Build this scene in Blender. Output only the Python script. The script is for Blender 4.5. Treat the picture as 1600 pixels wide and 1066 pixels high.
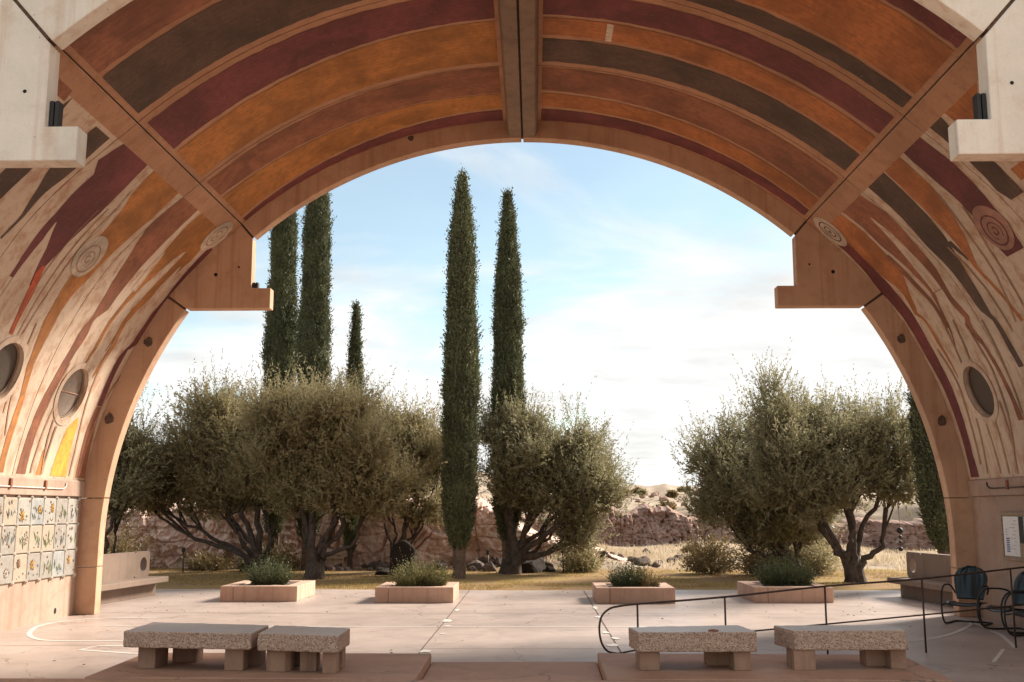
import bpy, bmesh, math, random
import numpy as np
from mathutils import Vector, Matrix

for o in list(bpy.data.objects):
    bpy.data.objects.remove(o)
scene = bpy.context.scene
COL = scene.collection
rng = np.random.default_rng(7)
random.seed(7)
R_ = math.radians

# ------------------------------------------------------------------ camera
cd = bpy.data.cameras.new('camera')
cam = bpy.data.objects.new('camera', cd)
COL.objects.link(cam)
cam.location = (0.2116, 0.0, 1.8)
cam.rotation_euler = (math.pi / 2 + 0.1601, 0, 0.0216)
cd.sensor_width = 36.0
cd.lens = 36.829
cd.clip_start = 0.05
cd.clip_end = 5000
scene.camera = cam
scene.render.resolution_x = 1024
scene.render.resolution_y = 682

# ------------------------------------------------------------------ light
SUN_ELEV, SUN_AZ = 34.0, 53.0        # degrees above horizon, degrees right of the view axis (+Y)
world = bpy.data.worlds.new('World')
scene.world = world
world.use_nodes = True
wn, wl = world.node_tree.nodes, world.node_tree.links
wn.clear()
w_out = wn.new('ShaderNodeOutputWorld')
w_bg = wn.new('ShaderNodeBackground')
w_bg.inputs['Strength'].default_value = 0.105
sky = wn.new('ShaderNodeTexSky')
sky.sky_type = 'NISHITA'
sky.sun_disc = False
sky.sun_elevation = R_(SUN_ELEV)
sky.sun_rotation = R_(SUN_AZ)
sky.altitude = 1100
sky.air_density = 1.0
sky.dust_density = 0.6
sky.ozone_density = 1.0
tc = wn.new('ShaderNodeTexCoord')
sep = wn.new('ShaderNodeSeparateXYZ')
wl.new(tc.outputs['Generated'], sep.inputs[0])


def wmath(op, a, b=None, c=None):
    n = wn.new('ShaderNodeMath')
    n.operation = op
    for i, v in enumerate((a, b, c)):
        if v is None:
            continue
        if isinstance(v, (int, float)):
            n.inputs[i].default_value = v
        else:
            wl.new(v, n.inputs[i])
    return n.outputs[0]


# a cloud layer seen in perspective: direction divided by its height above the horizon
zc = wmath('MAXIMUM', sep.outputs['Z'], 0.0)
den = wmath('ADD', zc, 0.10)
cx_ = wmath('DIVIDE', sep.outputs['X'], den)
cy_ = wmath('DIVIDE', sep.outputs['Y'], den)
comb = wn.new('ShaderNodeCombineXYZ')
wl.new(cx_, comb.inputs[0])
wl.new(cy_, comb.inputs[1])
n1 = wn.new('ShaderNodeTexNoise')
n1.inputs['Scale'].default_value = 0.85
n1.inputs['Detail'].default_value = 8
n1.inputs['Roughness'].default_value = 0.55
n1.inputs['Distortion'].default_value = 0.7
off = wn.new('ShaderNodeVectorMath')
off.operation = 'ADD'
off.inputs[1].default_value = (0.6, 4.3, 2.0)
wl.new(comb.outputs[0], off.inputs[0])
wl.new(off.outputs[0], n1.inputs['Vector'])
# cloud cover grows towards the horizon, where the layer is seen edge-on
low = wn.new('ShaderNodeMapRange')
low.inputs['From Min'].default_value = 0.12
low.inputs['From Max'].default_value = 0.23
low.inputs['To Min'].default_value = 0.17
low.inputs['To Max'].default_value = 0.0
wl.new(sep.outputs['Z'], low.inputs['Value'])
cover = wmath('ADD', wmath('MULTIPLY_ADD', sep.outputs['X'], 0.16, n1.outputs['Fac']), low.outputs[0])
ramp = wn.new('ShaderNodeMapRange')
ramp.interpolation_type = 'SMOOTHSTEP'
ramp.inputs['From Min'].default_value = 0.43
ramp.inputs['From Max'].default_value = 0.66
wl.new(cover, ramp.inputs['Value'])
n2 = wn.new('ShaderNodeTexNoise')
n2.inputs['Scale'].default_value = 2.4
n2.inputs['Detail'].default_value = 6
wl.new(comb.outputs[0], n2.inputs['Vector'])
shade = wn.new('ShaderNodeMapRange')
shade.inputs['From Min'].default_value = 0.3
shade.inputs['From Max'].default_value = 0.7
shade.inputs['To Min'].default_value = 0.80
shade.inputs['To Max'].default_value = 1.12
wl.new(n2.outputs['Fac'], shade.inputs['Value'])
cloud = wn.new('ShaderNodeVectorMath')
cloud.operation = 'SCALE'
cloud.inputs[0].default_value = (3.32, 3.3, 3.24)
wl.new(shade.outputs[0], cloud.inputs['Scale'])
veil = wmath('MULTIPLY_ADD', ramp.outputs[0], 0.84, 0.14)
mixs = wn.new('ShaderNodeMix')
mixs.data_type = 'RGBA'
wl.new(veil, mixs.inputs['Factor'])
air = wn.new('ShaderNodeVectorMath')      # the dusty desert air takes some blue out of the clear sky
air.operation = 'MULTIPLY'
air.inputs[1].default_value = (0.68, 0.66, 0.54)
wl.new(sky.outputs[0], air.inputs[0])
wl.new(air.outputs[0], mixs.inputs['A'])
wl.new(cloud.outputs[0], mixs.inputs['B'])
wl.new(mixs.outputs['Result'], w_bg.inputs['Color'])
wl.new(w_bg.outputs[0], w_out.inputs['Surface'])

sd = bpy.data.lights.new('sun', 'SUN')
sd.energy = 3.2
sd.angle = R_(14)
sd.color = (1.0, 0.93, 0.82)
sun = bpy.data.objects.new('sun', sd)
COL.objects.link(sun)
sv = Vector((math.sin(R_(SUN_AZ)) * math.cos(R_(SUN_ELEV)), math.cos(R_(SUN_AZ)) * math.cos(R_(SUN_ELEV)), math.sin(R_(SUN_ELEV))))
sun.rotation_euler = sv.to_track_quat('Z', 'Y').to_euler()
sun.location = sv * 60

scene.view_settings.view_transform = 'Standard'
scene.view_settings.look = 'None'
scene.view_settings.gamma = 1.0
scene.view_settings.use_curve_mapping = False
scene.view_settings.exposure = 1.65
scene.render.engine = 'CYCLES'
scene.cycles.max_bounces = 10
scene.cycles.diffuse_bounces = 7


# ------------------------------------------------------------------ helpers
def tag(o, label=None, cat=None, group=None, kind=None):
    if label: o['label'] = label
    if cat: o['category'] = cat
    if group: o['group'] = group
    if kind: o['kind'] = kind
    return o


def link(name, data, parent=None):
    o = bpy.data.objects.new(name, data)
    COL.objects.link(o)
    if parent is not None:
        o.parent = parent
    return o


def empty(name, loc=(0, 0, 0), rz=0.0):
    o = link(name, None)
    o.location = loc
    o.rotation_euler = (0, 0, rz)
    o.empty_display_size = 0.2
    return o


def mesh(name, V, F, mat, parent=None, smooth=False, attr=None):
    """one mesh object from vertex and face lists (numpy arrays go the quick way)"""
    me = bpy.data.meshes.new(name)
    if isinstance(F, np.ndarray):
        V = np.asarray(V, dtype=np.float32)
        k = F.shape[1]
        me.vertices.add(len(V))
        me.vertices.foreach_set('co', V.ravel())
        me.loops.add(F.size)
        me.loops.foreach_set('vertex_index', F.astype(np.int32).ravel())
        me.polygons.add(len(F))
        me.polygons.foreach_set('loop_start', np.arange(len(F), dtype=np.int32) * k)
        me.polygons.foreach_set('loop_total', np.full(len(F), k, dtype=np.int32))
        me.update(calc_edges=True)
    else:
        me.from_pydata([tuple(v) for v in V], [], F)
        me.update()
    if attr is not None:
        a = me.attributes.new('tint', 'FLOAT', 'POINT')
        a.data.foreach_set('value', np.asarray(attr, dtype=np.float32))
    if smooth:
        me.polygons.foreach_set('use_smooth', np.ones(len(me.polygons), dtype=bool))
    me.materials.append(mat)
    return link(name, me, parent)


class MB:
    """collects boxes, prisms and tubes for one mesh"""
    def __init__(s):
        s.V, s.F = [], []

    def add(s, V, F):
        k = len(s.V)
        s.V += [tuple(map(float, v)) for v in V]
        s.F += [tuple(i + k for i in f) for f in F]
        return s

    def box(s, x0, x1, y0, y1, z0, z1):
        V = [(x0, y0, z0), (x1, y0, z0), (x1, y1, z0), (x0, y1, z0), (x0, y0, z1), (x1, y0, z1), (x1, y1, z1), (x0, y1, z1)]
        return s.add(V, [(0, 3, 2, 1), (4, 5, 6, 7), (0, 1, 5, 4), (1, 2, 6, 5), (2, 3, 7, 6), (3, 0, 4, 7)])

    def prism(s, pts, axis, a, b):
        """closed outline extruded along an axis ('y': pts are x,z; 'z': pts are x,y; 'x': pts are y,z)"""
        f = {'y': lambda p, t: (p[0], t, p[1]), 'z': lambda p, t: (p[0], p[1], t), 'x': lambda p, t: (t, p[0], p[1])}[axis]
        n = len(pts)
        V = [f(p, a) for p in pts] + [f(p, b) for p in pts]
        F = [tuple(range(n)), tuple(range(2 * n - 1, n - 1, -1))]
        F += [(i, i + n, (i + 1) % n + n, (i + 1) % n) for i in range(n)]
        return s.add(V, F)

    def tube(s, path, rad, n=8, closed=False):
        P = [Vector(p) for p in path]
        m = len(P)
        rad = rad if hasattr(rad, '__len__') else [rad] * m
        up = Vector((0.13, 0.21, 0.97)).normalized()
        V, F, prev = [], [], None
        for i, p in enumerate(P):
            d = (P[(i + 1) % m] - P[i - 1]) if closed else (P[min(i + 1, m - 1)] - P[max(i - 1, 0)])
            d.normalize()
            a = d.cross(up) if prev is None else prev - d * prev.dot(d)
            if a.length < 1e-4:
                a = d.orthogonal()
            a.normalize()
            prev = a
            b = d.cross(a)
            for k in range(n):
                t = 2 * math.pi * k / n
                V.append(p + (a * math.cos(t) + b * math.sin(t)) * rad[i])
        for i in range(m if closed else m - 1):
            j = (i + 1) % m
            for k in range(n):
                k2 = (k + 1) % n
                F.append((i * n + k, i * n + k2, j * n + k2, j * n + k))
        if not closed:
            F.append(tuple(range(n - 1, -1, -1)))
            F.append(tuple((m - 1) * n + k for k in range(n)))
        return s.add(V, F)

    def build(s, name, mat, parent=None, bevel=0.0, smooth=False, seg=2):
        o = mesh(name, s.V, s.F, mat, parent, smooth)
        bm = bmesh.new()
        bm.from_mesh(o.data)
        bmesh.ops.recalc_face_normals(bm, faces=bm.faces)
        bm.to_mesh(o.data)
        bm.free()
        if bevel:
            m = o.modifiers.new('bevel', 'BEVEL')
            m.width = bevel
            m.segments = seg
            m.limit_method = 'ANGLE'
            m.angle_limit = R_(35)
        return o


def vnoise(p, seed=0):
    """cheap smooth 3-D value noise in numpy, about -1..1"""
    p = np.asarray(p, dtype=np.float64)
    i = np.floor(p).astype(np.int64)
    f = p - i
    f = f * f * (3 - 2 * f)
    def h(a, b, c):
        n = (a * 374761393 + b * 668265263 + c * 1274126177 + seed * 974711) & 0x7fffffff
        n = ((n ^ (n >> 13)) * 1274126177) & 0x7fffffff
        return ((n ^ (n >> 16)) & 0xffff) / 32767.5 - 1
    r = 0
    for a in (0, 1):
        for b in (0, 1):
            for c in (0, 1):
                w = (f[..., 0] if a else 1 - f[..., 0]) * (f[..., 1] if b else 1 - f[..., 1]) * (f[..., 2] if c else 1 - f[..., 2])
                r = r + w * h(i[..., 0] + a, i[..., 1] + b, i[..., 2] + c)
    return r


def fbm(p, oct=4, seed=0):
    p = np.asarray(p, dtype=np.float64)
    r, a = 0, 0.5
    for k in range(oct):
        r = r + a * vnoise(p, seed + k)
        p = p * 2.03
        a *= 0.5
    return r


# ------------------------------------------------------------------ materials
def nodes(name):
    m = bpy.data.materials.new(name)
    m.use_nodes = True
    nt = m.node_tree
    b = nt.nodes['Principled BSDF']
    return m, nt, b


def N(nt, t, **kw):
    n = nt.nodes.new(t)
    for k, v in kw.items():
        if k in n.inputs:
            n.inputs[k].default_value = v
        else:
            setattr(n, k, v)
    return n


def noise(nt, vec, scale, detail=5, rough=0.55, dist=0.0):
    n = N(nt, 'ShaderNodeTexNoise', Scale=scale, Detail=detail, Roughness=rough, Distortion=dist)
    nt.links.new(vec, n.inputs['Vector'])
    return n.outputs['Fac']


def rng_map(nt, v, a, b, c=0.0, d=1.0, smooth=True):
    n = N(nt, 'ShaderNodeMapRange')
    if smooth:
        n.interpolation_type = 'SMOOTHSTEP'
    for k, x in zip(('From Min', 'From Max', 'To Min', 'To Max'), (a, b, c, d)):
        n.inputs[k].default_value = x
    nt.links.new(v, n.inputs['Value'])
    return n.outputs[0]


def mixc(nt, f, a, b, mode='MIX'):
    n = N(nt, 'ShaderNodeMix', data_type='RGBA', blend_type=mode)
    for k, v in (('Factor', f), ('A', a), ('B', b)):
        if isinstance(v, (int, float)):
            n.inputs[k].default_value = v
        elif isinstance(v, tuple):
            n.inputs[k].default_value = (*v, 1) if len(v) == 3 else v
        else:
            nt.links.new(v, n.inputs[k])
    return n.outputs['Result']


def position(nt, scale=(1, 1, 1)):
    g = N(nt, 'ShaderNodeNewGeometry')
    mp = N(nt, 'ShaderNodeMapping')
    mp.inputs['Scale'].default_value = scale
    nt.links.new(g.outputs['Position'], mp.inputs['Vector'])
    return mp.outputs[0]


def bump(nt, b, h, strength=0.3, dist=0.02):
    n = N(nt, 'ShaderNodeBump', Strength=strength, Distance=dist)
    nt.links.new(h, n.inputs['Height'])
    nt.links.new(n.outputs[0], b.inputs['Normal'])


def concrete(name, col, stain=(0.20, 0.11, 0.06), amount=0.5, rough=0.85, streak=0.35, grain=0.25, cracks=False):
    m, nt, b = nodes(name)
    p = position(nt)
    big = noise(nt, p, 0.55, 6, 0.6, 0.4)
    mid = noise(nt, p, 3.2, 8, 0.65)
    fine = noise(nt, p, 55, 4, 0.6)
    c = mixc(nt, rng_map(nt, big, 0.35, 0.68), col, tuple(x * 0.78 for x in col))
    c = mixc(nt, rng_map(nt, mid, 0.48, 0.68, 0, amount), c, stain)
    ps = position(nt, (7, 7, 0.28))
    st = noise(nt, ps, 1.0, 5, 0.6)
    c = mixc(nt, rng_map(nt, st, 0.48, 0.68, 0, streak), c, stain)
    c = mixc(nt, rng_map(nt, fine, 0.35, 0.7, 0, 0.22), c, (0.9, 0.85, 0.78), 'SOFT_LIGHT')
    if cracks:
        wv = N(nt, 'ShaderNodeVectorMath', operation='MULTIPLY_ADD')
        wn_ = N(nt, 'ShaderNodeTexNoise', Scale=1.3, Detail=5.0)
        nt.links.new(p, wn_.inputs['Vector'])
        nt.links.new(wn_.outputs['Color'], wv.inputs[0])
        wv.inputs[1].default_value = (0.9, 0.9, 0.9)
        nt.links.new(p, wv.inputs[2])
        ck = N(nt, 'ShaderNodeTexVoronoi', feature='DISTANCE_TO_EDGE', Scale=0.42)
        nt.links.new(wv.outputs[0], ck.inputs['Vector'])
        msk = noise(nt, p, 0.35, 3)
        cm = N(nt, 'ShaderNodeMath', operation='MULTIPLY')
        nt.links.new(rng_map(nt, ck.outputs['Distance'], 0.002, 0.006, 0.75, 0.0), cm.inputs[0])
        nt.links.new(rng_map(nt, msk, 0.44, 0.56), cm.inputs[1])
        c = mixc(nt, cm.outputs[0], c, (0.12, 0.075, 0.055))
        dr = noise(nt, p, 1.7, 9, 0.75, 0.8)
        c = mixc(nt, rng_map(nt, dr, 0.50, 0.66, 0, 0.5), c, tuple(x * 0.55 for x in col))
        c = mixc(nt, rng_map(nt, dr, 0.42, 0.30, 0, 0.5), c, tuple(min(1, x * 1.3) for x in col))
    pit = N(nt, 'ShaderNodeTexVoronoi', Scale=5.5)
    nt.links.new(p, pit.inputs['Vector'])
    c = mixc(nt, rng_map(nt, pit.outputs['Distance'], 0.035, 0.06, 0.1 if cracks else 0.7, 0.0), c, (0.06, 0.04, 0.03))
    nt.links.new(c, b.inputs['Base Color'])
    b.inputs['Roughness'].default_value = rough
    h = mixc(nt, 0.5, mid, fine)
    bump(nt, b, h, grain, 0.02)
    return m


def paint(name, col, wear=0.22, bare=(0.50, 0.37, 0.27)):
    m, nt, b = nodes(name)
    p = position(nt)
    a = noise(nt, p, 1.1, 7, 0.62, 0.5)
    f = noise(nt, p, 9, 8, 0.7)
    g = noise(nt, p, 60, 3)
    c = mixc(nt, rng_map(nt, a, 0.34, 0.66), tuple(min(1, x * 1.3) for x in col), tuple(x * 0.68 for x in col))
    c = mixc(nt, rng_map(nt, f, 0.42, 0.7, 0, 0.6), c, tuple(x * 0.5 for x in col))
    c = mixc(nt, rng_map(nt, f, 0.60, 0.76, 0, wear), c, bare)
    # pinholes and flakes
    fl = noise(nt, p, 24, 9, 0.8, 0.3)
    c = mixc(nt, rng_map(nt, fl, 0.59, 0.67, 0, 0.5), c, bare)
    c = mixc(nt, rng_map(nt, fl, 0.41, 0.34, 0, 0.55), c, tuple(x * 0.35 for x in col))
    bd = N(nt, 'ShaderNodeTexWave', wave_type='BANDS', bands_direction='Y', Scale=3.1, Distortion=1.2, Detail=3.0)
    nt.links.new(p, bd.inputs['Vector'])
    c = mixc(nt, rng_map(nt, bd.outputs['Fac'], 0.90, 1.0, 0, 0.35), c, tuple(x * 0.5 for x in col))
    # long brush and run marks along the arch
    sw = noise(nt, position(nt, (0.35, 5.5, 0.35)), 1.6, 5, 0.65)
    c = mixc(nt, rng_map(nt, sw, 0.5, 0.8, 0, 0.28), c, tuple(min(1, x * 1.5) for x in col))
    nt.links.new(c, b.inputs['Base Color'])
    b.inputs['Roughness'].default_value = 0.8
    bump(nt, b, mixc(nt, 0.5, f, g), 0.2, 0.015)
    return m


def plain(name, col, rough=0.6, metal=0.0, var=0.25, scale=14.0, bmp=0.1):
    m, nt, b = nodes(name)
    p = position(nt)
    a = noise(nt, p, scale, 6, 0.6)
    c = mixc(nt, rng_map(nt, a, 0.3, 0.72), tuple(min(1, x * (1 + var)) for x in col), tuple(x * (1 - var) for x in col))
    nt.links.new(c, b.inputs['Base Color'])
    b.inputs['Roughness'].default_value = rough
    b.inputs['Metallic'].default_value = metal
    if bmp:
        bump(nt, b, a, bmp, 0.01)
    return m


def leafmat(name, lo, hi, trans=0.25, rough=0.55):
    m, nt, b = nodes(name)
    at = N(nt, 'ShaderNodeAttribute', attribute_name='tint')
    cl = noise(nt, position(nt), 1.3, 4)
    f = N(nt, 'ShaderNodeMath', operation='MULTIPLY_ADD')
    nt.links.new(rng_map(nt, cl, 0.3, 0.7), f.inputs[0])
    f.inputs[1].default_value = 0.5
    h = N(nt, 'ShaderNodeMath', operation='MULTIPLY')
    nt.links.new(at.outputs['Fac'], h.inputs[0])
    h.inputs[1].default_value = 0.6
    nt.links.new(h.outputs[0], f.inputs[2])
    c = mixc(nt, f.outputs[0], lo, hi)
    nt.links.new(c, b.inputs['Base Color'])
    b.inputs['Roughness'].default_value = rough
    b.inputs['Specular IOR Level'].default_value = 0.25
    t = N(nt, 'ShaderNodeBsdfTranslucent')
    nt.links.new(c, t.inputs['Color'])
    mx = N(nt, 'ShaderNodeMixShader')
    mx.inputs[0].default_value = trans
    nt.links.new(b.outputs[0], mx.inputs[1])
    nt.links.new(t.outputs[0], mx.inputs[2])
    nt.links.new(mx.outputs[0], nt.nodes['Material Output'].inputs['Surface'])
    return m


def rockmat(name, cols, scale=1.0):
    m, nt, b = nodes(name)
    p = position(nt)
    a = noise(nt, p, 0.9 * scale, 8, 0.65, 0.6)
    f = noise(nt, p, 6 * scale, 9, 0.72)
    c = mixc(nt, rng_map(nt, a, 0.36, 0.62), cols[0], cols[1])
    c = mixc(nt, rng_map(nt, f, 0.5, 0.7, 0, 0.8), c, cols[2])
    l = noise(nt, p, 2.1 * scale, 9, 0.7)
    c = mixc(nt, rng_map(nt, l, 0.57, 0.66, 0, 0.65), c, cols[3])
    nt.links.new(c, b.inputs['Base Color'])
    b.inputs['Roughness'].default_value = 0.95
    b.inputs['Specular IOR Level'].default_value = 0.15
    bump(nt, b, f, 0.7, 0.06 / scale)
    return m


M = {}
M['bare'] = concrete('bare_vault_concrete', (0.6, 0.445, 0.325), (0.33, 0.15, 0.07), 0.6, 0.85, 0.55)
M['dimmed'] = concrete('dimmed_vault_concrete', (0.44, 0.225, 0.125), (0.22, 0.09, 0.04), 0.35, 0.85, 0.3)  # bare concrete tinted darker and more orange to dim the ceiling by colour
M['rib'] = concrete('rib_concrete', (0.56, 0.335, 0.21), (0.3, 0.13, 0.06), 0.3, 0.85, 0.4)
M['wall'] = concrete('wall_concrete', (0.4, 0.275, 0.205), (0.26, 0.125, 0.068), 0.4, 0.85, 0.35)
M['facade'] = concrete('lit_rib_face', (0.8, 0.725, 0.61), (0.46, 0.28, 0.17), 0.25, 0.85, 0.35)  # rib concrete made paler: sky light on the near face put into the colour
M['ridge'] = concrete('beam_concrete', (0.23, 0.15, 0.1), (0.11, 0.06, 0.035), 0.4, 0.85, 0.3)
M['floor'] = concrete('court_concrete', (0.45, 0.35, 0.3), (0.31, 0.205, 0.16), 0.3, 0.42, 0.0, 0.12, True)
M['platform'] = concrete('platform_concrete', (0.42, 0.225, 0.14), (0.27, 0.13, 0.08), 0.35, 0.7, 0.0, 0.15, True)
M['outbench'] = concrete('bench_concrete', (0.22, 0.15, 0.11), (0.13, 0.075, 0.05), 0.3, 0.85, 0.3)
M['planter'] = concrete('planter_concrete', (0.54, 0.345, 0.25), (0.32, 0.16, 0.1), 0.25, 0.85, 0.4)
M['legwood'] = concrete('leg_concrete', (0.36, 0.205, 0.13), (0.15, 0.08, 0.05), 0.4, 0.85, 0.5)
PAINT = {'amber': (0.40, 0.152, 0.036), 'orange': (0.38, 0.128, 0.038), 'rust': (0.27, 0.095, 0.045), 'brown': (0.28, 0.105, 0.055),
         'maroon': (0.165, 0.04, 0.036), 'dark': (0.10, 0.054, 0.034), 'red': (0.45, 0.08, 0.03), 'yellow': (0.54, 0.29, 0.035),
         'line': (0.38, 0.21, 0.12), 'salmon': (0.42, 0.20, 0.14)}
for k, v in PAINT.items():
    M[k] = paint('paint_' + k, v)
M['disc'] = paint('paint_pale_disc', (0.55, 0.43, 0.32))
M['metal'] = plain('dark_metal', (0.075, 0.045, 0.032), 0.5, 0.6)
M['black'] = plain('black_fitting', (0.02, 0.018, 0.016), 0.6)
M['hole'] = plain('dark_hole', (0.012, 0.01, 0.009), 0.95, 0, 0.1, 14, 0)
M['pipe'] = plain('conduit_paint', (0.62, 0.53, 0.44), 0.5)
M['line_w'] = plain('court_line_paint', (0.62, 0.56, 0.50), 0.6, 0, 0.08, 30)
M['soil'] = plain('soil', (0.11, 0.065, 0.045), 0.95, 0, 0.5, 30, 0.6)
M['teal'] = plain('teal_enamel', (0.006, 0.018, 0.021), 0.3, 0.0, 0.25, 8, 0.03)
M['wood'] = plain('weathered_wood', (0.30, 0.21, 0.14), 0.8, 0, 0.35, 25, 0.3)
M['paper'] = plain('notice_paper', (0.74, 0.70, 0.66), 0.8, 0, 0.05, 10, 0)
M['blue'] = plain('printed_blue', (0.12, 0.14, 0.30), 0.8, 0, 0.2, 20, 0)
M['grey'] = plain('printed_grey', (0.42, 0.38, 0.36), 0.8, 0, 0.2, 20, 0)
M['bark'] = plain('olive_bark', (0.06, 0.041, 0.03), 0.95, 0, 0.5, 9, 0.8)
M['cbark'] = plain('cypress_bark', (0.12, 0.08, 0.055), 0.95, 0, 0.4, 9, 0.8)
M['olive'] = leafmat('olive_leaf', (0.175, 0.146, 0.072), (0.38, 0.345, 0.205), 0.42)
M['olive2'] = leafmat('olive_leaf_warm', (0.20, 0.158, 0.074), (0.42, 0.355, 0.195), 0.45)
M['cyp'] = leafmat('cypress_leaf', (0.058, 0.064, 0.033), (0.17, 0.175, 0.085), 0.2)
M['herb'] = leafmat('herb_leaf', (0.04, 0.052, 0.022), (0.12, 0.13, 0.055), 0.2)
M['herb2'] = leafmat('pale_herb_leaf', (0.10, 0.095, 0.03), (0.24, 0.21, 0.085), 0.25)
M['brush'] = leafmat('dry_brush_leaf', (0.13, 0.085, 0.04), (0.30, 0.22, 0.10), 0.25)
M['straw'] = leafmat('dry_straw', (0.42, 0.31, 0.19), (0.72, 0.60, 0.44), 0.35)
M['lawn'] = leafmat('lawn_blade', (0.28, 0.17, 0.075), (0.46, 0.34, 0.13), 0.35)
M['rock'] = rockmat('cliff_rock', [(0.74, 0.52, 0.42), (0.64, 0.43, 0.35), (0.38, 0.25, 0.20), (0.78, 0.68, 0.59)])
M['farrock'] = rockmat('far_rock', [(0.40, 0.25, 0.19), (0.29, 0.18, 0.14), (0.15, 0.10, 0.08), (0.50, 0.41, 0.33)], 0.8)
M['boulder'] = rockmat('boulder_rock', [(0.16, 0.12, 0.10), (0.11, 0.08, 0.065), (0.05, 0.036, 0.03), (0.26, 0.21, 0.17)], 1.5)
M['darkstone'] = rockmat('dark_stone', [(0.045, 0.033, 0.027), (0.035, 0.026, 0.022), (0.02, 0.015, 0.013), (0.06, 0.045, 0.036)], 2)


def aggregate():
    m, nt, b = nodes('exposed_aggregate')
    p = position(nt)
    v = N(nt, 'ShaderNodeTexVoronoi', Scale=78)
    nt.links.new(p, v.inputs['Vector'])
    rp = N(nt, 'ShaderNodeValToRGB')
    sp = N(nt, 'ShaderNodeSeparateColor')
    nt.links.new(v.outputs['Color'], sp.inputs[0])
    nt.links.new(sp.outputs[0], rp.inputs[0])
    e = rp.color_ramp.elements
    e[0].color = (0.10, 0.058, 0.04, 1)
    e[1].color = (0.66, 0.47, 0.35, 1)
    for pos, c in ((0.25, (0.29, 0.175, 0.12, 1)), (0.5, (0.43, 0.27, 0.185, 1)), (0.75, (0.52, 0.35, 0.25, 1))):
        k = rp.color_ramp.elements.new(pos)
        k.color = c
    c = mixc(nt, rng_map(nt, v.outputs['Distance'], 0.3, 0.62, 0, 0.7), rp.outputs[0], (0.50, 0.33, 0.23))
    # faces that look up are smoother, paler and less speckled
    g = N(nt, 'ShaderNodeNewGeometry')
    s = N(nt, 'ShaderNodeSeparateXYZ')
    nt.links.new(g.outputs['Normal'], s.inputs[0])
    top = rng_map(nt, s.outputs['Z'], 0.6, 0.9)
    c2 = mixc(nt, 0.72, c, (0.50, 0.41, 0.345))
    c = mixc(nt, top, c, c2)
    nt.links.new(c, b.inputs['Base Color'])
    nt.links.new(rng_map(nt, top, 0, 1, 0.85, 0.38), b.inputs['Roughness'])
    d = N(nt, 'ShaderNodeMath', operation='MULTIPLY')
    nt.links.new(v.outputs['Distance'], d.inputs[0])
    nt.links.new(rng_map(nt, top, 0, 1, 1.0, 0.12), d.inputs[1])
    bump(nt, b, d.outputs[0], 0.8, 0.012)
    return m


M['aggregate'] = aggregate()


def ground_material():
    m, nt, b = nodes('dry_ground')
    p = position(nt)
    a = noise(nt, p, 0.22, 8, 0.6, 0.6)
    f = noise(nt, p, 2.6, 9, 0.7)
    g = noise(nt, p, 18, 6, 0.7)
    c = mixc(nt, rng_map(nt, a, 0.38, 0.62), (0.40, 0.315, 0.23), (0.29, 0.21, 0.15))
    c = mixc(nt, rng_map(nt, f, 0.5, 0.68, 0, 0.75), c, (0.20, 0.135, 0.09))
    c = mixc(nt, rng_map(nt, g, 0.45, 0.75, 0, 0.5), c, (0.50, 0.42, 0.33))
    nt.links.new(c, b.inputs['Base Color'])
    b.inputs['Roughness'].default_value = 0.95
    b.inputs['Specular IOR Level'].default_value = 0.1
    bump(nt, b, mixc(nt, 0.5, f, g), 0.6, 0.08)
    return m


def lawn_material():
    m, nt, b = nodes('lawn_soil')
    p = position(nt)
    a = noise(nt, p, 0.45, 7, 0.6, 0.5)
    g = noise(nt, p, 22, 6, 0.7)
    c = mixc(nt, rng_map(nt, a, 0.4, 0.62), (0.31, 0.19, 0.10), (0.33, 0.225, 0.085))
    c = mixc(nt, rng_map(nt, g, 0.4, 0.75, 0, 0.6), c, (0.11, 0.07, 0.035))
    nt.links.new(c, b.inputs['Base Color'])
    b.inputs['Roughness'].default_value = 0.95
    b.inputs['Specular IOR Level'].default_value = 0.1
    bump(nt, b, g, 0.7, 0.03)
    return m


M['ground'] = ground_material()
M['lawnsoil'] = lawn_material()

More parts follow.
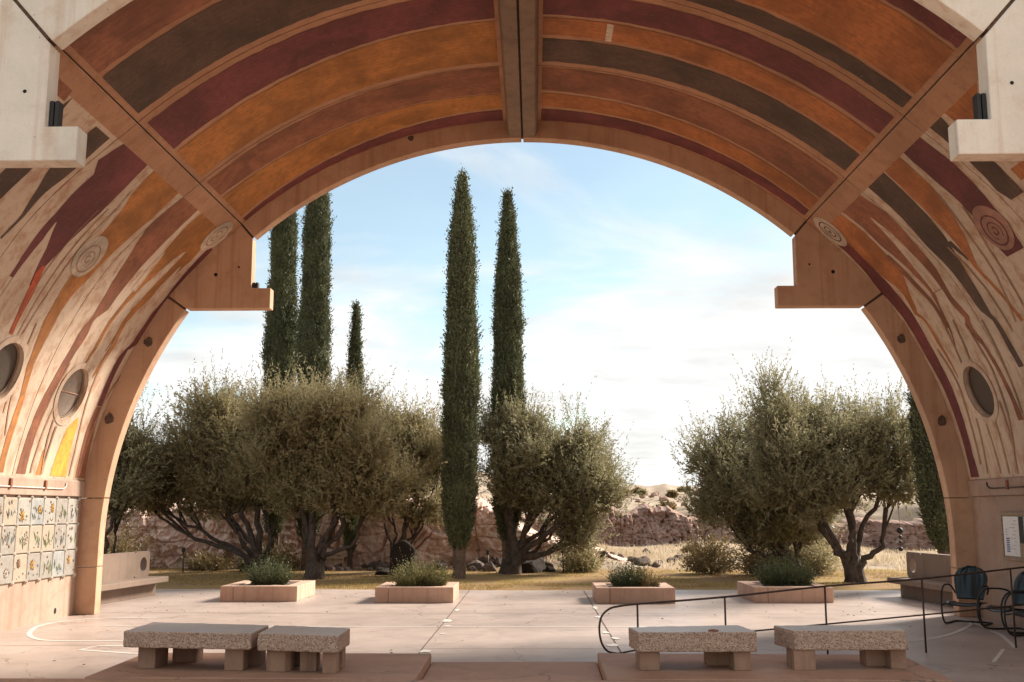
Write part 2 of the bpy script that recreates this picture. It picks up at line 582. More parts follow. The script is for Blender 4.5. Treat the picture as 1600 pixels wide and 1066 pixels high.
DECALS = [[-1,"rust",0,[[44.0,16.16,16.88],[47.6,16.1,16.93],[49.0,16.08,16.93],[51.6,16.22,16.94],[53.3,16.32,16.94],[54.1,16.36,16.94],[55.9,16.42,16.94],[58.0,16.49,16.91],[60.1,16.53,16.89],[62.0,16.56,16.64],[62.6,16.47,16.66],[64.1,16.43,16.72],[66.4,16.42,16.63],[71.1,16.29,16.51],[71.9,16.26,16.49],[74.1,16.2,16.44],[77.2,16.16,16.41],[81.1,16.12,16.42],[81.2,16.12,16.42]]],
    [-1,"amber",0,[[44.0,17.08,17.94],[46.4,17.08,18.2],[47.1,17.08,18.22],[49.6,17.17,18.29],[50.3,17.19,18.27],[51.7,17.22,18.23],[53.5,17.26,18.21],[55.5,17.3,18.19],[56.6,17.31,18.15]]],
    [-1,"amber",0,[[56.4,17.36,17.47],[58.5,17.3,17.37],[62.5,17.2,17.225]]],
    [-1,"amber",0,[[56.4,17.8,18.06],[58.5,17.76,17.9],[61,17.68,17.76],[65,17.6,17.63]]],
    [-1,"bare",1,[[50.6,17.21,17.23],[51.6,17.19,17.29],[53.6,17.18,17.33],[54.8,17.18,17.36],[56.7,17.18,17.36]]],
    [-1,"bare",1,[[49.1,17.8,17.83],[50.5,17.69,17.87],[52.9,17.61,17.86],[54.0,17.57,17.84],[54.8,17.53,17.81],[55.6,17.48,17.79],[56.6,17.42,17.77],[56.7,17.42,17.77]]],
    [-1,"bare",1,[[51.0,18.11,18.14],[52.4,18.09,18.2],[53.5,18.07,18.25],[54.2,18.06,18.26],[55.3,18.05,18.28],[56.3,18.04,18.29],[56.7,18.04,18.29]]],
    [-1,"amber",1,[[55.3,17.88,17.98],[57.9,17.73,17.87],[58.6,17.69,17.83],[60.1,17.63,17.75],[61.9,17.64,17.79],[62.9,17.66,17.81],[64.1,17.69,17.85],[65.2,17.68,17.81],[66.7,17.65,17.75],[68.5,17.6,17.64]]],
    [-1,"amber",1,[[56.8,17.3,17.4],[59.6,17.21,17.31],[61.5,17.15,17.25],[62.4,17.15,17.25],[65.2,17.16,17.26],[66.7,17.13,17.19],[68.0,17.07,17.12]]],
    [-1,"maroon",1,[[46.6,18.41,18.59],[49.8,18.46,18.65],[52.9,18.51,18.71],[55.7,18.56,18.77],[59.0,18.47,18.63],[62.8,18.44,18.68],[63.6,18.32,18.41],[65.5,18.2,18.41],[67.4,18.2,18.4],[71.8,18.23,18.43]]],
    [-1,"rust",1,[[71.9,18.23,18.43],[74.2,18.18,18.47],[75.0,18.16,18.48],[76.5,18.18,18.51],[78.9,18.22,18.56],[80.6,18.24,18.59],[81.2,18.24,18.59]]],
    [-1,"yellow",0,[[73.8,17.66,17.71],[75.1,17.42,17.77],[77.5,17.34,17.79],[79.4,17.3,17.82],[80.8,17.27,17.85],[81.2,17.27,17.85]]],
    [-1,"amber",0,[[78.2,16.81,16.84],[79.0,16.8,16.87],[79.7,16.79,16.89],[80.5,16.78,16.92],[81.2,16.77,16.94]]],
    [-1,"maroon",0,[[44.0,13.67,14.56],[46.9,13.55,14.63],[48.3,13.75,14.65],[50.7,13.74,14.66],[51.3,13.74,14.67],[52.6,13.75,14.63],[54.3,13.75,14.59],[56.6,13.74,14.51],[58.9,13.76,14.42],[59.8,13.77,14.42],[61.3,13.76,14.43]]],
    [-1,"bare",1,[[54.4,13.91,13.93],[56.7,13.93,14.11],[57.4,13.92,14.16],[59.0,13.89,14.22],[60.4,13.87,14.28],[61.3,13.86,14.32],[62.2,13.85,14.36],[63.5,13.84,14.38]]],
    [-1,"red",1,[[58.9,14.33,14.42],[59.8,14.29,14.46],[61.0,14.35,14.51],[62.1,14.39,14.56],[63.1,14.42,14.56],[65.0,14.47,14.57],[66.2,14.49,14.6],[67.4,14.52,14.63]]],
    [-1,"amber",0,[[44.0,14.83,15.93],[47.2,14.9,15.97],[48.1,14.93,15.98],[50.8,15.02,15.92],[52.1,15.04,15.89],[53.3,15.07,15.85],[54.8,15.16,15.8],[56.4,15.28,15.76],[57.7,15.19,15.73],[60.4,15.2,15.57],[62.6,15.22,15.54],[63.2,15.23,15.53],[64.1,15.23,15.55],[69.2,15.39,15.56],[71.9,15.5,15.65],[73.1,15.55,15.7],[76.4,15.55,15.72],[79.6,15.54,15.7],[81.2,15.54,15.73]]],
    [-1,"bare",1,[[46.8,14.83,14.86],[49.0,14.9,15.02],[50.0,14.94,15.07],[51.1,14.96,15.1],[52.2,14.98,15.13],[53.0,15.0,15.13],[55.3,14.88,15.11]]],
    [-1,"line",2,[[49.8,14.9,14.92],[54.1,14.9,14.92],[55.8,14.9,14.92],[58.4,14.9,14.92],[61.8,14.89,14.92],[62.7,14.88,14.9],[67.0,14.82,14.84],[67.0,14.82,14.84]]],
    [-1,"line",2,[[50.3,14.74,14.76],[54.5,14.73,14.75],[56.1,14.73,14.75],[58.7,14.72,14.74],[62.1,14.72,14.74],[62.9,14.72,14.74],[67.2,14.73,14.75]]],
    [-1,"line",2,[[50.9,14.53,14.55],[55.0,14.51,14.53],[56.6,14.5,14.52],[59.1,14.49,14.51],[62.5,14.48,14.5],[63.2,14.5,14.52],[67.3,14.6,14.62]]],
    [-1,"dark",0,[[44.0,12.04,12.05],[45.2,12.04,12.09],[46.8,12.06,12.23],[49.6,12.11,12.47],[50.5,12.12,12.55],[51.3,12.15,12.62],[52.4,12.18,12.59],[55.2,12.18,12.54]]],
    [-1,"dark",0,[[44.5,12.88,13.32],[48.0,12.88,13.33],[48.9,12.88,13.33],[50.5,12.88,13.29],[51.4,12.94,13.25],[52.8,13.02,13.21],[54.9,13.11,13.21],[55.8,13.15,13.21],[58.4,13.06,13.1]]],
    [-1,"brown",0,[[43.5,11.57,11.93],[44.4,11.71,11.97],[44.7,11.76,11.98]]],
    [-1,"line",2,[[67.3,16.98,17.03],[70.7,16.85,16.9],[71.5,16.82,16.87],[74.2,16.82,16.87],[76.5,16.82,16.86],[77.6,16.84,16.89],[81.0,16.92,16.96]]],
    [-1,"line",2,[[63.1,17.24,17.29],[67.1,17.17,17.22],[72.0,17.04,17.08],[73.5,16.99,17.04],[76.5,16.97,17.02],[79.9,16.94,16.99],[81.0,16.94,16.99]]],
    [-1,"line",2,[[62.5,17.69,17.74],[67.1,17.7,17.75],[71.5,17.76,17.81],[76.4,17.91,17.96],[77.7,17.95,18.0],[81.0,17.95,18.0]]],
    [-1,"line",2,[[67.5,16.79,16.83],[70.9,16.72,16.77],[73.1,16.68,16.73],[74.3,16.65,16.7],[75.9,16.61,16.66],[77.6,16.59,16.63],[80.0,16.55,16.6],[81.0,16.55,16.6]]],
    [-1,"line",2,[[66.0,18.69,18.74],[69.8,18.49,18.54],[71.0,18.42,18.48],[73.5,18.38,18.44],[75.7,18.35,18.4],[77.3,18.34,18.39],[79.4,18.33,18.38],[81.0,18.33,18.38]]],
    [-1,"line",2,[[64.7,15.05,15.08],[66.9,15.1,15.14],[69.1,15.16,15.19],[69.8,15.18,15.21],[71.2,15.23,15.26],[73.4,15.31,15.34]]],
    [-1,"line",2,[[65.0,14.86,14.9],[67.4,15.0,15.03],[69.9,15.13,15.16],[72.3,15.18,15.22],[74.8,15.22,15.26]]],
    [-1,"line",2,[[67.7,16.6,16.64],[70.0,16.54,16.58],[72.2,16.48,16.52],[74.5,16.43,16.47],[76.7,16.39,16.43]]],
    [-1,"line",2,[[68.6,15.17,15.2],[70.8,15.23,15.27],[72.9,15.29,15.33],[74.1,15.33,15.36],[75.0,15.37,15.41],[77.2,15.48,15.51]]],
    [1,"maroon",0,[[46.5,18.02,18.49],[50.5,18.16,18.51],[54.7,18.1,18.63],[59.6,18.05,18.49],[63.8,18.11,18.51],[65.0,18.1,18.52],[69.4,18.09,18.45],[70.0,18.1,18.44],[72.5,18.13,18.45],[74.1,18.15,18.46],[75.8,18.18,18.46],[78.3,18.22,18.49],[80.7,18.19,18.52],[81.2,18.19,18.52]]],
    [1,"orange",0,[[44.0,17.35,17.96],[46.0,17.31,18.1],[47.3,17.29,18.11],[50.2,17.31,18.15],[51.2,17.32,18.16],[51.9,17.32,18.13],[53.9,17.36,18.07],[54.7,17.38,18.01],[56.4,17.59,17.88],[59.6,17.85,17.99],[60.7,17.72,17.8],[62.6,17.7,17.8],[63.8,17.7,17.81],[66.6,17.68,17.75],[68.8,17.68,17.71]]],
    [1,"rust",0,[[44.0,16.27,17.25],[46.9,16.16,17.18],[47.6,16.13,17.19],[50.0,16.16,17.22],[51.2,16.19,17.18],[52.5,16.22,17.14],[54.2,16.23,17.08],[56.0,16.24,17.02],[57.2,16.29,16.98],[58.4,16.35,16.96]]],
    [1,"bare",1,[[46.8,16.65,16.68],[49.6,16.56,16.75],[52.5,16.56,16.81],[55.0,16.53,16.86],[56.5,16.51,16.85],[58.3,16.52,16.84]]],
    [1,"rust",0,[[58.3,16.35,16.52],[59.8,16.38,16.53],[60.7,16.33,16.53],[62.6,16.23,16.4],[63.6,16.35,16.55],[66.0,16.23,16.35],[66.8,16.21,16.32],[69.2,16.15,16.26],[71.0,16.11,16.24],[73.0,16.08,16.21],[75.3,16.04,16.21]]],
    [1,"rust",0,[[57.9,16.79,16.96],[59.1,16.87,16.99],[59.7,16.91,17.01],[60.4,16.96,17.03],[61.5,17.0,17.07],[62.7,17.04,17.1],[63.3,17.07,17.13],[65.1,17.2,17.23],[65.1,17.2,17.23]]],
    [1,"rust",2,[[51.6,17.27,17.41],[54.4,17.21,17.36],[56.2,17.17,17.32],[57.2,17.14,17.28],[59.4,17.05,17.16],[60.0,17.06,17.16],[62.8,17.11,17.2]]],
    [1,"dark",0,[[44.0,15.13,15.87],[48.5,15.2,15.89],[50.4,15.23,15.93],[53.4,15.29,15.98],[56.2,15.43,15.9],[56.9,15.45,15.88],[58.5,15.5,15.86],[62.3,15.55,15.83],[63.3,15.56,15.7],[64.0,15.49,15.62],[67.7,15.44,15.61],[69.7,15.41,15.56]]],
    [1,"dark",0,[[54.3,15.26,15.41],[55.0,15.24,15.36],[55.7,15.22,15.32],[56.4,15.19,15.27],[57.1,15.17,15.23],[57.1,15.17,15.23]]],
    [1,"orange",0,[[44.0,14.44,15.09],[48.6,14.49,15.16],[49.3,14.52,15.16],[51.6,14.62,15.17],[52.8,14.7,15.17],[54.6,14.82,15.18],[57.0,15.02,15.2],[58.3,15.11,15.19],[59.9,15.03,15.11],[61.8,14.93,15.01],[65.2,14.79,14.88]]],
    [1,"maroon",0,[[44.0,13.64,14.27],[45.0,13.63,14.3],[47.7,13.59,14.3],[51.3,13.62,14.25],[53.6,13.67,14.27],[55.0,13.69,14.29],[56.3,13.69,14.31],[58.5,13.73,14.24],[58.7,13.74,14.23]]],
    [1,"dark",0,[[44.0,12.9,13.28],[45.0,12.93,13.28],[46.0,13.02,13.28],[46.6,13.08,13.28],[49.1,12.94,13.28],[50.5,12.86,13.3],[51.7,12.87,13.31],[52.7,12.87,13.33],[54.2,12.88,13.22]]],
    [1,"orange",0,[[44.0,11.8,12.77],[44.6,11.94,12.77],[45.8,12.21,12.76],[46.4,12.34,12.75]]],
    [1,"orange",0,[[51.8,12.38,12.74],[52.5,12.38,12.74],[53.2,12.37,12.74]]],
    [1,"line",2,[[61.7,17.16,17.21],[63.1,17.19,17.24],[64.5,17.22,17.28],[65.9,17.26,17.31],[67.3,17.29,17.34]]],
    [1,"line",2,[[62.2,16.78,16.83],[63.6,16.83,16.88],[65.0,16.87,16.92],[66.5,16.92,16.97],[67.9,16.97,17.02]]],
    [1,"line",2,[[63.1,16.47,16.52],[67.6,16.4,16.45],[69.0,16.37,16.42],[72.1,16.41,16.46],[74.2,16.44,16.49],[76.6,16.55,16.6],[81.1,16.76,16.8]]],
    [1,"line",2,[[63.5,15.9,15.95],[66.3,15.92,15.97],[68.8,15.94,15.98],[71.8,15.96,16.01],[74.5,15.98,16.03]]],
    [1,"line",2,[[74.1,17.61,17.67],[75.8,17.66,17.71],[77.5,17.71,17.76],[79.2,17.75,17.8],[80.9,17.8,17.85]]],
    [1,"line",2,[[75.0,17.32,17.37],[76.5,17.32,17.37],[78.0,17.32,17.37],[79.5,17.31,17.37],[81.0,17.31,17.36]]],
    [1,"line",2,[[74.9,16.98,17.03],[76.4,16.98,17.03],[78.0,16.99,17.04],[79.5,17.0,17.05],[81.1,17.01,17.05]]],
    [1,"line",2,[[72.7,16.58,16.63],[74.8,16.6,16.65],[76.9,16.63,16.68],[78.4,16.65,16.69],[79.0,16.66,16.71],[81.2,16.71,16.75]]],
    [1,"line",2,[[64.7,17.9,17.96],[68.4,17.79,17.85],[69.3,17.77,17.82],[72.2,17.84,17.9],[73.9,17.88,17.94],[75.9,17.92,17.98],[79.7,17.99,18.04]]],
    [1,"line",2,[[49.1,14.5,14.53],[53.1,14.64,14.68],[54.9,14.7,14.74],[57.1,14.73,14.77],[59.9,14.77,14.81],[61.1,14.82,14.86],[65.1,15.0,15.04],[65.1,15.0,15.04]]],
    [1,"line",2,[[52.0,14.25,14.29],[54.9,14.39,14.43],[56.8,14.49,14.53],[57.8,14.5,14.54],[60.8,14.53,14.57],[63.7,14.56,14.6]]],
    [1,"line",2,[[54.7,15.43,15.48],[57.5,15.34,15.39],[60.3,15.26,15.3],[63.1,15.23,15.27],[65.9,15.22,15.26],[65.9,15.22,15.26]]]]

# ------------------------------------------------------------------ the vault
RI, RP, ZC = 7.48, 7.81, 1.1547           # opening radius, painted shell radius, height of the arch centre
D0, D1, TH = 10.467, 18.636, 0.247        # near rib, far rib, rib thickness
JT = 41.5                                 # angle of the shell's lengthwise joint, from the crown
SPRING = 81.85                             # angle where the shell lands on its ledge


def sm(a, b, x):
    k = min(1.0, max(0.0, (x - a) / (b - a)))
    return k * k * (3 - 2 * k)


def shell_r(th):
    return RP + 0.08 * sm(42, 58, abs(th))


def on_shell(th, y, off=0.0):
    r = shell_r(th) - off
    return (r * math.sin(R_(th)), y, ZC + r * math.cos(R_(th)))


vault = empty('concrete_vault')
tag(vault, 'large concrete barrel vault with painted striped ceiling framing the garden view', 'vault')


def bay_y(th, k):
    base = (D0 + TH + 0.004, 13.48, 16.155, D1 - 0.004)[k]
    return base - (0.14 * sm(42, 60, abs(th)) if k in (1, 2) else 0.0)


PORT = {(-1, 1): (14.82, 70.6), (-1, 2): (17.16, 71.1), (1, 1): (14.82, 70.6), (1, 2): (17.16, 71.1)}
PORT_R = 0.44
panels = {}


def panel(side, upper, k):
    t0, t1 = (1.2, JT - 0.08) if upper else (JT + 0.08, SPRING)
    g = 0.011
    V, F = [], []

    def surf(rect, nt, ny, off):
        a, b = rect
        base = len(V)
        for i in range(nt + 1):
            th = a + (b - a) * i / nt
            ya, yb = bay_y(th, k) + g, bay_y(th, k + 1) - g
            for j in range(ny + 1):
                V.append(on_shell(side * th, ya + (yb - ya) * j / ny, off))
        for i in range(nt):
            for j in range(ny):
                q = base + i * (ny + 1) + j
                F.append((q, q + 1, q + ny + 2, q + ny + 1))

    def holed(rect, yc, tc, off):
        a, b = rect
        n = 64
        rings = []
        for r in range(4):
            f = r / 3
            ring = []
            for i in range(n):
                t = 2 * math.pi * i / n
                cs, sn = math.cos(t), math.sin(t)
                dm = PORT_R * sn / shell_r(70) * 180 / math.pi
                c0 = (yc + PORT_R * cs, tc + dm)
                q = max(abs(cs), abs(sn))
                sx, sy = cs / q, sn / q
                th = tc + (sy * ((b - tc) if sy > 0 else (tc - a)))
                ya, yb = bay_y(th, k) + g, bay_y(th, k + 1) - g
                yy = yc + sx * ((yb - yc) if sx > 0 else (yc - ya))
                ring.append((c0[0] * (1 - f) + yy * f, c0[1] * (1 - f) + th * f))
            rings.append(ring)
        base = len(V)
        for ring in rings:
            for y, th in ring:
                V.append(on_shell(side * th, y, off))
        for r in range(3):
            for i in range(n):
                j = (i + 1) % n
                F.append((base + r * n + i, base + r * n + j, base + r * n + n + j, base + r * n + n + i))
        return base
    hole = PORT.get((side, k)) if not upper else None
    for off in (0.0, -0.10):
        if hole:
            yc, tc = hole
            a, b = tc - 5.6, tc + 5.6
            surf((t0, a), 22, 6, off)
            h = holed((a, b), yc, tc, off)
            surf((b, t1), 8, 6, off)
            if off == 0.0:
                h0 = h
            else:
                for i in range(64):
                    j = (i + 1) % 64
                    F.append((h0 + i, h0 + j, h + j, h + i))
        else:
            surf((t0, t1), 34, 6, off)
    # the panel's edges
    n = 34
    for yk, sg in ((k, g), (k + 1, -g)):
        base = len(V)
        for i in range(n + 1):
            th = t0 + (t1 - t0) * i / n
            for off in (0.0, -0.10):
                V.append(on_shell(side * th, bay_y(th, yk) + sg, off))
        for i in range(n):
            F.append((base + 2 * i, base + 2 * i + 1, base + 2 * i + 3, base + 2 * i + 2))
    for th in (t0, t1):
        base = len(V)
        for y in (bay_y(th, k) + g, bay_y(th, k + 1) - g):
            for off in (0.0, -0.10):
                V.append(on_shell(side * th, y, off))
        F.append((base, base + 1, base + 3, base + 2))
    o = mesh('vault_panel', V, F, M['dimmed'] if upper else M['bare'], vault)
    panels[(side, upper, k)] = o
    return o


for side in (-1, 1):
    for k in range(3):
        panel(side, True, k)
        panel(side, False, k)


def panel_for(side, th, y):
    up = th < JT
    k = 0 if y < bay_y(th, 1) else (1 if y < bay_y(th, 2) else 2)
    return panels[(side, up, k)]


COUNT = [0]


def in_port(side, v):
    for (s, k), (y, t) in PORT.items():
        if s == side:
            c = on_shell(side * t, y)
            if (v[0] - c[0]) ** 2 + (v[1] - c[1]) ** 2 + (v[2] - c[2]) ** 2 < (PORT_R + 0.06) ** 2:
                return True
    return False


def strip(side, col, layer, rows, wob=0.012):
    """one painted shape on the shell: rows of (angle, y from, y to)"""
    rows = sorted(rows)
    COUNT[0] += 1
    lift = 0.003 + 0.003 * layer + 0.0001 * (COUNT[0] % 25)
    ts = [r[0] for r in rows]
    n = max(2, int((ts[-1] - ts[0]) / 0.7))
    sd = rng.uniform(0, 90)
    V, F = [], []
    for i in range(n + 1):
        th = ts[0] + (ts[-1] - ts[0]) * i / n
        a = float(np.interp(th, ts, [r[1] for r in rows]))
        b = float(np.interp(th, ts, [r[2] for r in rows]))
        w = min(wob * 1.6, 0.25 * abs(b - a))
        a += w * float(fbm(np.array([th * 1.1, sd, 0.3]), 4))
        b += w * float(fbm(np.array([th * 1.1, sd + 5, 0.3]), 4))
        for j in range(4):
            V.append(on_shell(side * th, a + (b - a) * j / 3, lift))
    free = [not any(in_port(side, V[c]) for c in range(4 * i, 4 * i + 8)) for i in range(n)]
    runs, i = [], 0
    while i < n:                                        # stop at a window opening: keep the longest clear run
        if free[i]:
            j = i
            while j < n and free[j]:
                j += 1
            runs.append((j - i, i, j))
            i = j
        i += 1
    if not runs:
        return
    for i in range(max(runs)[1], max(runs)[2]):
        for j in range(3):
            q = 4 * i + j
            F.append((q, q + 1, q + 5, q + 4))
    used = sorted({c for f in F for c in f})
    back = {c: i for i, c in enumerate(used)}
    V = [V[c] for c in used]
    F = [tuple(back[c] for c in f) for f in F]
    m = rows[len(rows) // 2]
    mesh('painted_band', V, F, M[col], panel_for(side, m[0], 0.5 * (m[1] + m[2])))


def ring(side, col, layer, yc, tc, r0, r1, squash=1.0, t_from=0.0, t_to=360.0):
    n = 48
    V, F = [], []
    k = 180 / math.pi / shell_r(tc)
    for i in range(n + 1):
        t = R_(t_from + (t_to - t_from) * i / n)
        for r in (r0, r1):
            V.append(on_shell(side * (tc + r * math.sin(t) * k * squash), yc + r * math.cos(t), 0.003 + 0.003 * layer))
    for i in range(n):
        F.append((2 * i, 2 * i + 1, 2 * i + 3, 2 * i + 2))
    mesh('painted_ring', V, F, M[col], panel_for(side, tc, yc))


# broad bands between the crown and the lengthwise joint: y from/to at the crown, y from/to at the joint
UP = [(-1, 'brown', 11.0, 12.0, 11.2, 12.0), (-1, 'dark', 12.1, 13.33, 12.11, 13.31), (-1, 'maroon', 13.65, 14.46, 13.65, 14.70),
      (-1, 'amber', 14.55, 15.99, 14.84, 16.0), (-1, 'rust', 16.18, 17.27, 16.30, 17.03), (-1, 'amber', 17.32, 17.93, 17.14, 18.30),
      (-1, 'maroon', 18.03, 18.56, 18.42, 18.58),
      (1, 'maroon', 10.95, 11.45, 11.0, 11.5), (1, 'orange', 11.55, 12.85, 11.58, 12.87), (1, 'dark', 12.95, 13.33, 12.97, 13.33),
      (1, 'maroon', 13.67, 14.35, 13.67, 14.30), (1, 'orange', 14.45, 15.0, 14.44, 15.09), (1, 'dark', 15.14, 15.98, 15.18, 15.94),
      (1, 'rust', 16.21, 17.14, 16.30, 17.40), (1, 'orange', 17.27, 17.87, 17.50, 18.03), (1, 'maroon', 18.0, 18.57, 18.12, 18.46)]
for side, col, a0, b0, a1, b1 in UP:
    strip(side, col, 1, [(2.6, a0, b0), (20, (a0 + a1) / 2 - 0.02, (b0 + b1) / 2), (40.8, a1, b1)], 0.022)
strip(1, 'disc', 2, [(9.6, 14.46, 15.03), (10.3, 14.46, 15.03)], 0.02)
for side in (-1, 1):                                    # the darker ceiling tone carried below the lengthwise joint
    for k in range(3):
        strip(side, 'dimmed', 0, [(JT + 0.12, bay_y(43, k) + 0.013, bay_y(43, k + 1) - 0.013), (44.0, bay_y(43, k) + 0.013, bay_y(43, k + 1) - 0.013)], 0)
for side, col, layer, rows in DECALS:
    strip(side, col, layer, rows)
for side, y, t in ((-1, 15.28, 55.7), (1, 14.02, 55.5)):
    ring(side, 'disc' if side < 0 else 'salmon', 3, y, t, 0.0, 0.37)
    ring(side, 'line' if side < 0 else 'maroon', 4, y + 0.02, t + 0.3, 0.225, 0.255)
    ring(side, 'line' if side < 0 else 'maroon', 4, y + 0.02, t + 0.4, 0.13, 0.15)
    ring(side, 'line' if side < 0 else 'maroon', 4, y + 0.02, t + 0.4, 0.045, 0.075, 1, 0, 290)
for side, y, t in ((-1, 18.24, 44.9), (1, 18.24, 44.7)):
    ring(side, 'disc', 3, y, t, 0.0, 0.30, 1.25)
    ring(side, 'maroon' if side > 0 else 'line', 4, y, t, 0.18, 0.205, 1.25)
    ring(side, 'maroon' if side > 0 else 'line', 4, y, t, 0.09, 0.11, 1.25)
    ring(side, 'maroon' if side > 0 else 'line', 4, y, t, 0.0, 0.03, 1.25)
for (side, k), (y, t) in PORT.items():
    ring(side, 'bare', 3, y, t, PORT_R + 0.005, PORT_R + 0.11)

# window panes set back in the round openings
M['pane'] = plain('dusty_pane', (0.27, 0.21, 0.17), 0.35, 0, 0.2, 3, 0.02)
M['pane_dark'] = plain('dark_screen', (0.07, 0.048, 0.034), 0.6, 0, 0.3, 60, 0.2)
for (side, k), (y, t) in PORT.items():
    V, F = [], []
    kk = 180 / math.pi / shell_r(t)
    for off in (-0.085, -0.10):
        V.append(on_shell(side * t, y, off))
        for i in range(40):
            a = 2 * math.pi * i / 40
            V.append(on_shell(side * (t + (PORT_R + 0.02) * math.sin(a) * kk), y + (PORT_R + 0.02) * math.cos(a), off))
    for i in range(40):
        j = (i + 1) % 40
        F += [(0, 1 + i, 1 + j), (41, 42 + j, 42 + i), (1 + i, 1 + j, 42 + j, 42 + i)]
    pane = mesh('window_pane', V, F, M['pane'] if (side, k) == (-1, 2) else M['pane_dark'], panels[(side, False, k)])
    rim = MB()
    rim.tube([on_shell(side * (t + (PORT_R - 0.012) * math.sin(2 * math.pi * i / 40) * kk), y + (PORT_R - 0.012) * math.cos(2 * math.pi * i / 40), -0.07) for i in range(40)], 0.018, 6, True)
    rim.build('window_rim', M['ridge'], panels[(side, False, k)], smooth=True)
    if (side, k) != (-1, 2):
        continue
    bar = MB()
    bar.tube([on_shell(side * t, y - PORT_R + 0.01, -0.075), on_shell(side * t, y + PORT_R - 0.01, -0.075)], 0.008, 6)
    bar.build('window_bar', M['rib'], panels[(side, False, k)])

# weatherproof outer shell that closes the joints from behind, with openings left for the windows
sh = MB()
for side in (-1, 1):
    n = 40
    pts_in, pts_out = [], []
    for i in range(n + 1):
        th = 0.0 + 66.0 * i / n
        pts_in.append((side * (shell_r(th) + 0.105) * math.sin(R_(th)), ZC + (shell_r(th) + 0.105) * math.cos(R_(th))))
        pts_out.append((side * (shell_r(th) + 0.24) * math.sin(R_(th)), ZC + (shell_r(th) + 0.24) * math.cos(R_(th))))
    V, F = [], []
    for y in (D0 + 0.06, D1 + TH - 0.06):
        V += [(x, y, z) for x, z in pts_in] + [(x, y, z) for x, z in pts_out]
    m = 2 * (n + 1)
    for i in range(n):
        a, b = i, i + n + 1
        F += [(a, a + 1, m + a + 1, m + a), (b, b + 1, m + b + 1, m + b), (a, a + 1, b + 1, b), (m + a, m + a + 1, m + b + 1, m + b)]
    F += [(n, 2 * n + 1, m + 2 * n + 1, m + n)]
    sh.add(V, F)
    for y0, y1 in ((D0 + 0.06, 14.2), (15.5, 16.55), (17.8, D1 + TH - 0.06)):
        q = []
        for th in (66.0, 70.0, 74.0, 78.0, 82.5):
            for ro in (0.105, 0.24):
                r = shell_r(th) + ro
                q.append((side * r * math.sin(R_(th)), ZC + r * math.cos(R_(th))))
        ou = q[0::2] + q[1::2][::-1]
        sh.prism(ou, 'y', y0, y1)
sh.build('outer_shell', M['rib'], vault)


# ------------------------------------------------------------------ ribs, brackets and piers (near and far frame)
def arc(r, a, b, n, side):
    return [(side * r * math.sin(R_(a + (b - a) * i / n)), ZC + r * math.cos(R_(a + (b - a) * i / n))) for i in range(n + 1)]


XC, ZK = 4.965, 6.762
XF, ZT, ZB = 4.603, 5.808, 5.43
LOW = 55.1


def frame(y):
    near = y < 12
    rm = M['facade'] if near else M['rib']
    RO = 8.45
    for side in (-1, 1):
        g = 0.14
        pts = arc(RI, g, JT - 0.12, 30, side) + arc(RO, JT - 0.12, g, 30, side)
        MB().prism(pts, 'y', y, y + TH).build('arch_rib', rm, vault, 0.012)
        # bracket with its stepped foot
        br = [(side * XC, ZK - 0.03), (side * (XC - 0.005), ZT), (side * XF, ZT), (side * XF, ZB), (side * (RI * math.sin(R_(LOW)) - 0.0), ZB)]
        pts = br + arc(RO, LOW - 0.1, JT + 0.12, 12, side)
        MB().prism(pts, 'y', y, y + TH).build('arch_bracket', rm, vault, 0.012)
        a1 = math.degrees(math.acos((2.02 - ZC) / RI))
        pts = arc(RI, LOW + 0.28, a1, 20, side)
        xo = 8.6
        pts += [(side * xo, 2.02), (side * xo, ZC + 2.6)] + arc(RO, 72, LOW + 0.28, 8, side)
        MB().prism(pts, 'y', y, y + TH).build('arch_rib', rm, vault, 0.012)
        b1 = [(side * RI * math.sin(R_(a1 + (90 - a1) * i / 6)), ZC + RI * math.cos(R_(a1 + (90 - a1) * i / 6))) for i in range(7)]
        b1[0] = (b1[0][0], 2.005)
        pts = b1 + [(side * RI, 0.825), (side * xo, 0.825), (side * xo, 2.005)]
        MB().prism(pts, 'y', y, y + TH).build('pier_block', rm, vault, 0.012)
        MB().prism([(side * RI, 0.81), (side * RI, 0.0), (side * xo, 0.0), (side * xo, 0.81)], 'y', y, y + TH).build('pier_block', rm, vault, 0.012)
        # mortar filling the two skew joints, set back from the face and from the soffit
        for ja in (JT, LOW + 0.09):
            q = 0.35
            f = arc(RI + 0.075, ja - q, ja + q, 2, side) + arc(RO - 0.02, ja + q, ja - q, 2, side)
            MB().prism(f, 'y', y + 0.03, y + TH - 0.03).build('joint_mortar', M['soil'], vault)
        # tie holes in the bracket, and a black box on its foot: light fixture far, stand-in for dark pocket near
        for hx, hz, hr in ((5.62, 6.06, 0.034), (5.20, 6.20, 0.02)):
            c = [(side * hx + hr * math.cos(2 * math.pi * i / 14), hz + hr * math.sin(2 * math.pi * i / 14)) for i in range(14)]
            MB().prism(c, 'y', y - 0.004, y + 0.02).build('tie_hole', M['hole'], vault)
        if near or side < 0:
            dark_box = MB()
            s = 2.6 if near else 1.0
            x0 = side * (XC - 0.012)
            for dx in (0.0, 0.055):
                dark_box.box(min(x0 - side * dx, x0 - side * (dx + 0.042)), max(x0 - side * dx, x0 - side * (dx + 0.042)), y + 0.07, y + 0.18, ZT + 0.02, ZT + 0.12 * s)
            dark_box.box(min(x0, x0 - side * 0.10), max(x0, x0 - side * 0.10), y + 0.08, y + 0.17, ZT, ZT + 0.03)
            dark_box.build('bracket_dark_box', M['black'], vault, 0.004)


frame(D0)
frame(D1)

